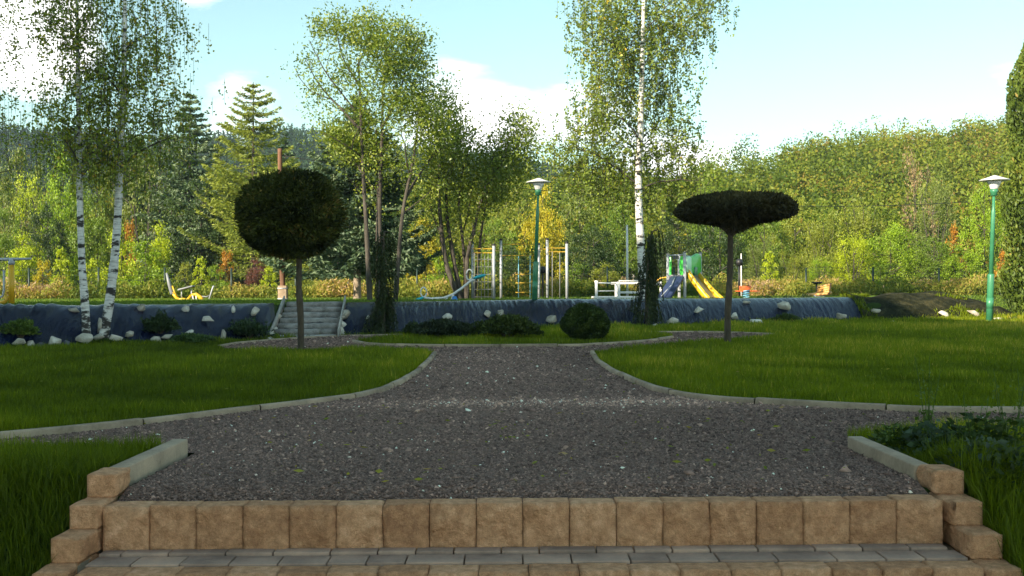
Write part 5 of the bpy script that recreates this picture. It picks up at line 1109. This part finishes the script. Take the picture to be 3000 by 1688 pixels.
# leafy trees and bushes behind the fence: a few kinds, copied
def leafy(kind, seed):
    """unit tree of about 1 m height and 1 m width, scaled on placement"""
    rng = np.random.default_rng(seed); bt, cen, tn, dirs = MB(), [], [], []
    tall = dict(round=1.0, tall=1.0, shrub=1.0, sapling=1.0, willow=1.0, twiggy=1.0)[kind]
    z0 = dict(round=.12, tall=.08, shrub=0.0, sapling=.04, willow=.0, twiggy=.25)[kind]
    nl = dict(round=46, tall=46, shrub=34, sapling=34, willow=36, twiggy=30)[kind]; per = dict(round=230, tall=230, shrub=210, sapling=85, willow=280, twiggy=80)[kind]
    pool = Pool(); k_ = dict(round=1, tall=1, shrub=5, sapling=1, willow=6, twiggy=4)[kind]
    for q in range(k_):
        a = q * 2.4 + seed; o_ = .1 if k_ > 1 else 0; e_ = np.array([math.cos(a) * o_ * 2.2, math.sin(a) * o_ * 2.2, .86]); ax = stem_tube(bt, [[math.cos(a) * o_ * .3, math.sin(a) * o_ * .3, -.02], [math.cos(a) * o_, math.sin(a) * o_, .45], e_], .016 if k_ == 1 else .009, .003, 6, seed=q, lump=.04); pool.add(ax[int(len(ax) * .3):], .01)
    cl = []
    while len(cl) < nl:
        z = rng.uniform(z0, 1); w = {'round': math.sin(min(1, (z - z0) / (1 - z0) * .88 + .12) * 3.14) ** .6, 'tall': math.sin(min(1, (z - z0) / (1 - z0) * .8 + .2) * 3.14) ** .7, 'shrub': (1 - z ** 2.2) ** .5, 'sapling': (1 - z) ** .7, 'willow': (1 - z ** 2.6) ** .5, 'twiggy': math.sin(min(1, (z - z0) / (1 - z0) * .8 + .15) * 3.14) ** .7}[kind]
        a = rng.uniform(0, 6.28); q = math.sqrt(rng.random()) * .42 * w
        if rng.random() < w + .1: cl.append([math.cos(a) * q, math.sin(a) * q, min(z, .94)])
    cl = np.array(cl); grow(bt, pool, cl, rng, limbs=nl, rise=.5, arch=.1, rmax=.008, twig=.003)
    for c in cl:
        m = int(per * rng.uniform(.6, 1.4)); sg = dict(round=.105, tall=.1, shrub=.12, sapling=.075, willow=.105, twiggy=.1)[kind]; dv = rng.normal(size=(m, 3)); dv /= np.linalg.norm(dv, axis=1, keepdims=True)
        st = np.array([1, 1, 1.7 if kind == 'willow' else .8]); q = np.abs(rng.normal(0, .62, (m, 1))) * sg * 1.25
        cen.append(c + dv * q * st); dirs.append(dv + [0, 0, .8 if kind == 'willow' else -.1]); tn.append(np.clip(rng.normal(.45, .1) + rng.normal(0, .14, m), 0, 1))
    cen = np.concatenate(cen); dirs = np.concatenate(dirs); cen[:, 2] = np.maximum(cen[:, 2], .005)
    # scaled leaves: the unit tree grows to 3..9 m
    Ls = dict(round=.023, tall=.023, shrub=.036, sapling=.042, willow=.03, twiggy=.024)[kind]
    bl = MB().quads(leaf_quads(cen, Ls, rng, Ls * (.32 if kind == 'willow' else .66), dirs=dirs, jit=1.4), np.concatenate(tn))
    return bt.build('trunk', M['bark']), bl.build('crown', M['bush'])
KINDS = {}
for k in ('round', 'tall', 'shrub', 'sapling', 'willow', 'twiggy'):
    KINDS[k] = [leafy(k, 200 + 7 * q + len(k)) for q in range(2)]
used = set(); cnt = [0]
def plant(kind, x, ytop, w, Y, col, label, cat='tree', group=None, zb=None):
    base = P(x, 880, Y); base[2] = (PLZ if Y < 57 else float(hill_z(base[0], Y))) if zb is None else zb
    H = P(x, ytop, Y)[2] - base[2]; Wd = w / 3000 * Y * 1.12; cnt[0] += 1
    nm = {'round': 'broadleaf_tree', 'tall': 'broadleaf_tree', 'shrub': 'bush', 'sapling': 'young_tree', 'willow': 'willow_bush', 'twiggy': 'twiggy_tree'}[kind]
    r = thing(nm, label, cat, base, 0, group); v = cnt[0] % 2; tr, cr = KINDS[kind][v]
    rz = random.uniform(0, 6.28)
    for src in (tr, cr):
        if (kind, v, src.name) not in used: o = src; used.add((kind, v, src.name))
        else: o = src.copy(); C.objects.link(o)
        o.parent = r; o.rotation_euler = (0, 0, rz); o.scale = (Wd, Wd, H); o.color = (*col, 1)
YG, BG, MG, DG, OL, GO, OR, PU, GG = (.68, .82, .04), (.40, .60, .04), (.25, .39, .05), (.085, .15, .05), (.42, .48, .07), (.78, .68, .05), (.72, .36, .05), (.3, .12, .11), (.30, .38, .10)
PT = [
 ('tall', 15, 590, 120, 44, MG, 'mid green tree at the very left edge behind the yellow fitness post'),
 ('twiggy', 85, 508, 130, 50, YG, 'pale yellow loose tree with a visible thin stem near the left edge'),
 ('shrub', 70, 690, 120, 42.4, YG, 'bright yellow-green bush right of the fitness station crossbar'),
 ('tall', 185, 430, 165, 52, BG, 'tall light green tree just left of the left birch trunk'),
 ('round', 140, 590, 130, 47, DG, 'dark tree in the gap left of the left birch trunk'),
 ('sapling', 183, 712, 80, 41.4, YG, 'yellow young tree just left of the left birch trunk'),
 ('sapling', 125, 745, 80, 41.2, GO, 'golden young tree between two fence posts left of the birches'),
 ('round', 285, 480, 150, 51, MG, 'green tree standing between the two left birch trunks'),
 ('sapling', 268, 740, 90, 41.3, YG, 'yellow-green young tree between the two birch trunks by a fence post'),
 ('shrub', 350, 660, 120, 42.6, YG, 'bright yellow-green bush touching the right birch trunk'),
 ('tall', 335, 440, 130, 55, OL, 'olive tree behind the right birch trunk'),
 ('twiggy', 425, 455, 190, 50, GG, 'grey-green tree with many bare branches right of the right birch'),
 ('sapling', 382, 612, 60, 46, OR, 'orange autumn maple right of the right birch trunk'),
 ('shrub', 420, 700, 140, 42.2, BG, 'lime green bush right of the birches under the orange maple'),
 ('shrub', 470, 660, 100, 43.4, YG, 'yellowish bush left of the dark round tree'),
 ('round', 590, 520, 260, 48, DG, 'large dark green round tree left of the ball-shaped tree'),
 ('sapling', 540, 752, 80, 41.4, OL, 'olive young tree behind the rowing exerciser backrest'),
 ('sapling', 592, 742, 76, 41.2, YG, 'vivid yellow-green young tree behind the rowing exerciser'),
 ('sapling', 662, 712, 76, 42, OR, 'orange-brown young tree behind a fence post left of the utility pole'),
 ('shrub', 630, 775, 80, 41.2, BG, 'green bush at the fence right of the rowing exerciser'),
 ('shrub', 752, 762, 90, 42.4, PU, 'dark red bush left of the utility pole'),
 ('sapling', 788, 770, 76, 41.4, YG, 'yellow-green young tree close to the left side of the utility pole'),
 ('round', 700, 600, 170, 50, DG, 'dark green tree behind the left side of the ball-shaped tree'),
 ('shrub', 965, 690, 190, 45, DG, 'dark green bush behind the log steps'),
 ('shrub', 900, 775, 150, 43, OL, 'straw-olive bush behind the top of the log steps'),
 ('round', 1000, 560, 170, 50, MG, 'green tree left of the big spruce trunk'),
 ('shrub', 1240, 640, 110, 47, GO, 'yellow autumn bush right of the first weeping conifer'),
 ('round', 1175, 560, 130, 52, MG, 'mid green tree among the stems of the tall sparse tree'),
 ('tall', 1290, 500, 190, 55, OL, 'olive tree behind the fanned dark stems'),
 ('shrub', 1290, 740, 130, 44, BG, 'light green bush behind the low end of the seesaw'),
 ('tall', 1420, 545, 180, 53, OL, 'olive green tree left of the lamp shade'),
 ('round', 1450, 640, 170, 48, MG, 'green tree behind the left climbing posts'),
 ('round', 1500, 720, 150, 45.5, DG, 'dark bush behind the climbing net'),
 ('tall', 1590, 545, 160, 50, GO, 'golden green tree right behind the lamp pole'),
 ('tall', 1520, 480, 190, 62, OL, 'tall olive tree behind and above the lamp shade'),
 ('round', 1700, 540, 190, 58, GG, 'grey-green tree left of the big birch trunk'),
 ('round', 1740, 660, 200, 47, DG, 'dark tree with low boughs behind the tall white pole'),
 ('shrub', 1690, 770, 120, 43.5, MG, 'green bush behind the right climbing posts'),
 ('shrub', 1775, 775, 110, 42.6, OL, 'olive bush behind the white play bridge'),
 ('sapling', 1745, 800, 60, 41.2, GO, 'yellow young tree behind the left end of the white play bridge'),
 ('round', 1830, 600, 160, 54, MG, 'green tree close behind the big birch trunk'),
 ('tall', 1950, 560, 180, 56, OL, 'olive tree right of the big birch trunk'),
 ('round', 1990, 600, 190, 52, DG, 'dark green tree directly behind the play tower'),
 ('tall', 2090, 470, 190, 49, MG, 'leafy green tree above the flat-topped tree, right of the big birch'),
 ('round', 2110, 620, 190, 45.5, DG, 'dark green tree with a visible trunk right of the yellow slide'),
 ('round', 2240, 600, 170, 49, MG, 'green tree just right of the flat-topped tree crown'),
 ('willow', 2230, 690, 130, 44, GG, 'grey-green willow bush above the spring rider'),
 ('sapling', 2256, 725, 80, 42, YG, 'bright yellow-green young tree right of the spring rider'),
 ('willow', 2320, 735, 120, 42.6, OL, 'olive willow bush left of the slatted bench'),
 ('tall', 2330, 560, 170, 55, OL, 'tall olive tree right of the flat-topped tree'),
 ('willow', 2410, 620, 170, 47, OL, 'yellow-olive willow rising behind the bench'),
 ('willow', 2400, 765, 110, 42.2, BG, 'light green bush right behind the bench'),
 ('willow', 2520, 575, 190, 50, OL, 'tall pale willow in the middle of the right thicket'),
 ('willow', 2500, 700, 150, 43.8, YG, 'yellow-green willow bush right of the bench'),
 ('round', 2610, 650, 170, 44.5, BG, 'broad green maple bush in the right thicket'),
 ('shrub', 2580, 770, 140, 42, MG, 'mid green bush at the fence in the right thicket'),
 ('twiggy', 2690, 430, 130, 60, (.5, .36, .22), 'pinkish half-bare pair of stems rising above the right thicket'),
 ('willow', 2740, 540, 170, 51, GG, 'grey-green willow left of the right lamp'),
 ('round', 2740, 690, 160, 43.6, MG, 'dark-hearted green bush at the fence left of the right lamp'),
 ('sapling', 2795, 640, 90, 44.5, OR, 'orange tipped young tree left of the right lamp'),
 ('shrub', 2810, 720, 110, 42.6, BG, 'light green bush close to the left of the right lamp post'),
 ('tall', 2885, 535, 135, 43, BG, 'bright yellow-green narrow tree behind the right lamp post'),
 ('round', 2950, 600, 100, 47, DG, 'dark tree between the right lamp and the thuja'),
 ('tall', 470, 330, 240, 53, DG, 'tall dark green tree beneath the drooping birch tips'),
 ('tall', 60, 400, 170, 57, GG, 'hazy grey-green tree high at the left edge behind the pale yellow loose tree'),
 ('round', 400, 400, 160, 57, MG, 'mid green tree behind the twiggy grey-green tree'),
 ('tall', 640, 500, 140, 51, OL, 'olive tree at the upper left of the ball-shaped tree'),
 ('sapling', 2938, 720, 66, 41.6, (.8, .4, .05), 'orange-yellow young tree right of the right lamp post'),
]
for kind, x, y, w, Y, col, lab in PT: plant(kind, x, y, w, Y, col, lab, 'bush' if kind in ('shrub', 'willow') else 'tree')
# small standard tree behind the seesaw
base = base_at(1222, 40.0); r = thing('young_tree', 'small dark ball-headed tree on a thin stem left of the seesaw', 'tree', base)
b = MB(); stem_tube(b, [base, P(1222, 790, 40)], .035, .025, 7); b.build('trunk', M['darkbark'], r, base)
cc = P(1220, 772, 40); rng = np.random.default_rng(8); dv = rng.normal(size=(3500, 3)); dv /= np.linalg.norm(dv, axis=1, keepdims=True); o = MB().quads(leaf_quads(cc + dv * (1 - .4 * rng.random((3500, 1))) * np.array([.38, .38, .42]) * (1 + .1 * noise3(dv, 4, 2))[:, None], .1, rng, .06), rng.beta(2, 2, 3500)).build('crown', M['juniper'], r, base); o.color = (.55, .75, .6, 1)

# ------------------------------------------------------------------ far woods on the hills (one mass each)
def wood(name, label, n, y0, y1, us_, mat, size, per, leaf, rng, conical=False, keep=None, col=None):
    V = rng.uniform(math.log(y0), math.log(y1), n); Y = np.exp(V); u = rng.uniform(us_[0], us_[1], n); X = u * Y
    if keep is not None: m = keep(u, Y, rng); X, Y, u = X[m], Y[m], u[m]
    n = len(X); Z = hill_z(X, Y); b = MB(); cen, tn, dr = [], [], []
    sc_ = rng.uniform(.7, 1.25, n); base_t = np.clip(.42 + .16 * noise3(np.c_[X, Y, Z], .06, 77) + rng.normal(0, .2, n) + (rng.random(n) < .03) * .3, 0, 1)
    for k in range(n):
        H, Wd = size[0] * sc_[k], size[1] * sc_[k]; m = per
        if conical: t = rng.random(m) ** .8; q = Wd * (1 - t) ** .9 * np.sqrt(rng.random(m)) * .55; a = rng.uniform(0, 6.28, m); p_ = np.stack([np.cos(a) * q, np.sin(a) * q, t * H], -1)
        else:
            L = 9; c = rng.normal(0, 1, (L, 3)) * np.array([Wd * .22, Wd * .22, H * .16]) + [0, 0, H * .58]; c[:, 2] = np.clip(c[:, 2], H * .15, H * .85); i_ = rng.integers(0, L, m); d = rng.normal(size=(m, 3)); d /= np.linalg.norm(d, axis=1, keepdims=True); p_ = c[i_] + d * rng.random((m, 1)) ** .4 * np.array([Wd * .19, Wd * .19, H * .16])
        cen.append(p_ + [X[k], Y[k], Z[k] - .2]); tn.append(np.clip(base_t[k] + rng.normal(0, .13, m), 0, 1))
    cen = np.concatenate(cen); b.quads(leaf_quads(cen, leaf, rng, leaf * .6), np.concatenate(tn))
    o = b.build(name, M[mat]); prop(o, label, 'woodland', kind='stuff'); return o
rng = np.random.default_rng(55)
dens = lambda u, Y, r_: r_.random(len(u)) < np.clip((Y / 115) ** 1.0, .3, 1)
wood('hillside_woodland', 'dense mixed woodland covering the near hillside', 2300, 58, 122, (-.62, .62), 'farwood', (4.6, 5.0), 340, .29, rng, keep=dens)
wood('ridge_woodland', 'taller trees standing on the hillside and along its crest', 420, 62, 122, (-.3, .62), 'farwood', (6.4, 4.4), 380, .28, rng)
wood('far_conifers', 'dark blue conifer forest on the far ridge', 6500, 170, 345, (-.62, .45), 'farconifer', (5.2, 3.2), 46, .65, rng, conical=True)
# ------------------------------------------------------------------ building outside the frame, unseen, placed and stepped to cast the garden's shade
o = np.array([-23.0, -8.0, 0.0]); r = thing('shade_building', 'unseen tall pale house left of the garden, its stepped roof shaped to cast the garden shade', 'shade_building', o)
BX0, BX1, BY0, BY1, BH = -30.0, -16.0, -30.0, 8.9, 13.7
b = MB().box(((BX0 + BX1) / 2, (BY0 + BY1) / 2, BH / 2 - .6), (BX1 - BX0, BY1 - BY0, BH + 1.2)); b.build('wall', M['plaster'], r, o)
MB().box(((BX0 + BX1) / 2, (2.8 + BY1) / 2, BH + .15), (BX1 - BX0 + .3, BY1 - 2.8, .3)).build('roof', M['roof'], r, o)
MB().box(((BX0 + BX1) / 2, (BY0 + 2.6) / 2, BH + 2.0), (BX1 - BX0 - .02, 2.6 - BY0, 4.0)).build('wall', M['plaster'], r, o); MB().box(((BX0 + BX1) / 2, (BY0 + 2.6) / 2, BH + 4.15), (BX1 - BX0 + .3, 2.8 - BY0, .3)).build('roof', M['roof'], r, o)
for fl in range(4):
    for k in range(9):
        y = BY1 - 2.5 - k * 4.2; f = MB().box((BX1 + .02, y, 1.6 + fl * 3.6), (.12, 1.5, 1.6)).build('window', M['white'], r, o); MB().box((BX1 + .085, y, 1.6 + fl * 3.6), (.02, 1.3, 1.4)).build('pane', M['glassdark'], f, (0, 0, 0)).location = tuple(-o)
# overhead cable from the utility pole
p0 = P(820, 455, 31.5); p1 = P(3150, 560, 48.0); t = np.linspace(0, 1, 24)[:, None]; pts = p0 * (1 - t) + p1 * t; pts[:, 2] -= (1.1 * 4 * t * (1 - t))[:, 0]
prop(MB().tube(pts, .012, 4).build('overhead_cable', M['black'], None, p0), 'thin dark overhead cable running from the utility pole to the right', 'cable')

# ------------------------------------------------------------------ light and sky
SUN_DIR = np.array([0.70, 0.72, -0.45]); SUN_DIR = SUN_DIR / np.linalg.norm(SUN_DIR)
sl = bpy.data.lights.new('sun', 'SUN'); so_ = bpy.data.objects.new('sun', sl); C.objects.link(so_)
sl.energy = 5.0; sl.angle = R(0.53); sl.color = (1.0, 0.87, 0.68)
so_.rotation_euler = Vector(SUN_DIR).to_track_quat('-Z', 'Y').to_euler()
w = bpy.data.worlds.new('World'); sc.world = w; w.use_nodes = True; nt = w.node_tree; nt.nodes.clear()
out = nt.nodes.new('ShaderNodeOutputWorld'); bg = nd(nt, 'ShaderNodeBackground', Strength=0.125); nt.links.new(bg.outputs[0], out.inputs[0])
sky = nd(nt, 'ShaderNodeTexSky', sky_type='NISHITA'); sky.sun_disc = False
to_sun = -SUN_DIR; sky.sun_elevation = math.asin(to_sun[2]); sky.sun_rotation = math.atan2(to_sun[0], to_sun[1]); sky.air_density = 1.0; sky.dust_density = 0.15; sky.ozone_density = 1.2
tc = nd(nt, 'ShaderNodeTexCoord'); sx = nd(nt, 'ShaderNodeSeparateXYZ'); nt.links.new(tc.outputs['Generated'], sx.inputs[0])
mp = nd(nt, 'ShaderNodeMapping'); nt.links.new(tc.outputs['Generated'], mp.inputs[0]); mp.inputs['Scale'].default_value = (1, 1, 2.6)
n1 = nd(nt, 'ShaderNodeTexNoise', Scale=3.4, Detail=7.0, Roughness=0.58, Distortion=0.25); nt.links.new(mp.outputs[0], n1.inputs['Vector'])
el = nd(nt, 'ShaderNodeMapRange'); nt.links.new(sx.outputs['Z'], el.inputs[0]); el.inputs[1].default_value = 0.0; el.inputs[2].default_value = 0.26; el.inputs[3].default_value = 0.22; el.inputs[4].default_value = -0.2
ad = nd(nt, 'ShaderNodeMath', operation='ADD'); nt.links.new(n1.outputs['Fac'], ad.inputs[0]); nt.links.new(el.outputs[0], ad.inputs[1])
cm = ramp(nt, ad.outputs[0], [(0.52, (0, 0, 0)), (0.70, (1, 1, 1))])
def blob(az, elv, rad, amt):
    """one cloud bank in a given direction of the sky"""
    d = (math.sin(R(az)) * math.cos(R(elv)), math.cos(R(az)) * math.cos(R(elv)), math.sin(R(elv)))
    dp = nd(nt, 'ShaderNodeVectorMath', operation='DOT_PRODUCT'); nt.links.new(tc.outputs['Generated'], dp.inputs[0]); dp.inputs[1].default_value = d
    mr = nd(nt, 'ShaderNodeMapRange'); nt.links.new(dp.outputs['Value'], mr.inputs[0]); mr.inputs[1].default_value = math.cos(R(rad)); mr.inputs[2].default_value = 1.0; mr.inputs[3].default_value = 0; mr.inputs[4].default_value = amt; return mr.outputs[0]
last = ad
for q in ((-25.5, 13.2, 4.5, .5), (-17.0, 16.0, 2.2, .25), (-3, 8.2, 5, .17), (8.5, 6.0, 3.5, .14), (13, 5, 4, .1), (-14.5, 9.3, 3.5, .2)):
    a2 = nd(nt, 'ShaderNodeMath', operation='ADD'); nt.links.new(last.outputs[0], a2.inputs[0]); nt.links.new(blob(*q), a2.inputs[1]); last = a2
nt.links.new(last.outputs[0], cm.node.inputs[0])
tint = nd(nt, 'ShaderNodeMix', data_type='RGBA', blend_type='MULTIPLY'); tint.inputs[0].default_value = 1.0; nt.links.new(sky.outputs[0], tint.inputs[6]); tint.inputs[7].default_value = (0.90, 1.0, 0.74, 1)
mx = nd(nt, 'ShaderNodeMix', data_type='RGBA'); nt.links.new(cm, mx.inputs[0]); nt.links.new(tint.outputs[2], mx.inputs[6]); mx.inputs[7].default_value = (8.0, 8.0, 7.6, 1)
nt.links.new(mx.outputs[2], bg.inputs[0])
sc.view_settings.view_transform = 'Standard'; sc.view_settings.look = 'None'; sc.view_settings.exposure = 1.25; sc.view_settings.gamma = 1.0
sc.cycles.max_bounces = 7; sc.cycles.diffuse_bounces = 3; sc.cycles.glossy_bounces = 2; sc.cycles.transmission_bounces = 4
sc.cycles.sample_clamp_indirect = 6

# the air: one closed box of thin haze round the whole place, below the sky
hz = MB().box((0, 880, 60), (2600, 2000, 128)).build('haze', None); m, nt, out = mk('thin blue air')
pv = nd(nt, 'ShaderNodeVolumePrincipled'); pv.inputs['Color'].default_value = (0.72, 0.83, 1.0, 1); pv.inputs['Density'].default_value = 0.0004; pv.inputs['Anisotropy'].default_value = 0.2
nt.links.new(pv.outputs[0], out.inputs['Volume']); hz.data.materials.append(m); prop(hz, 'thin bluish air over the whole valley', 'haze', kind='stuff')
sc.cycles.volume_bounces = 0
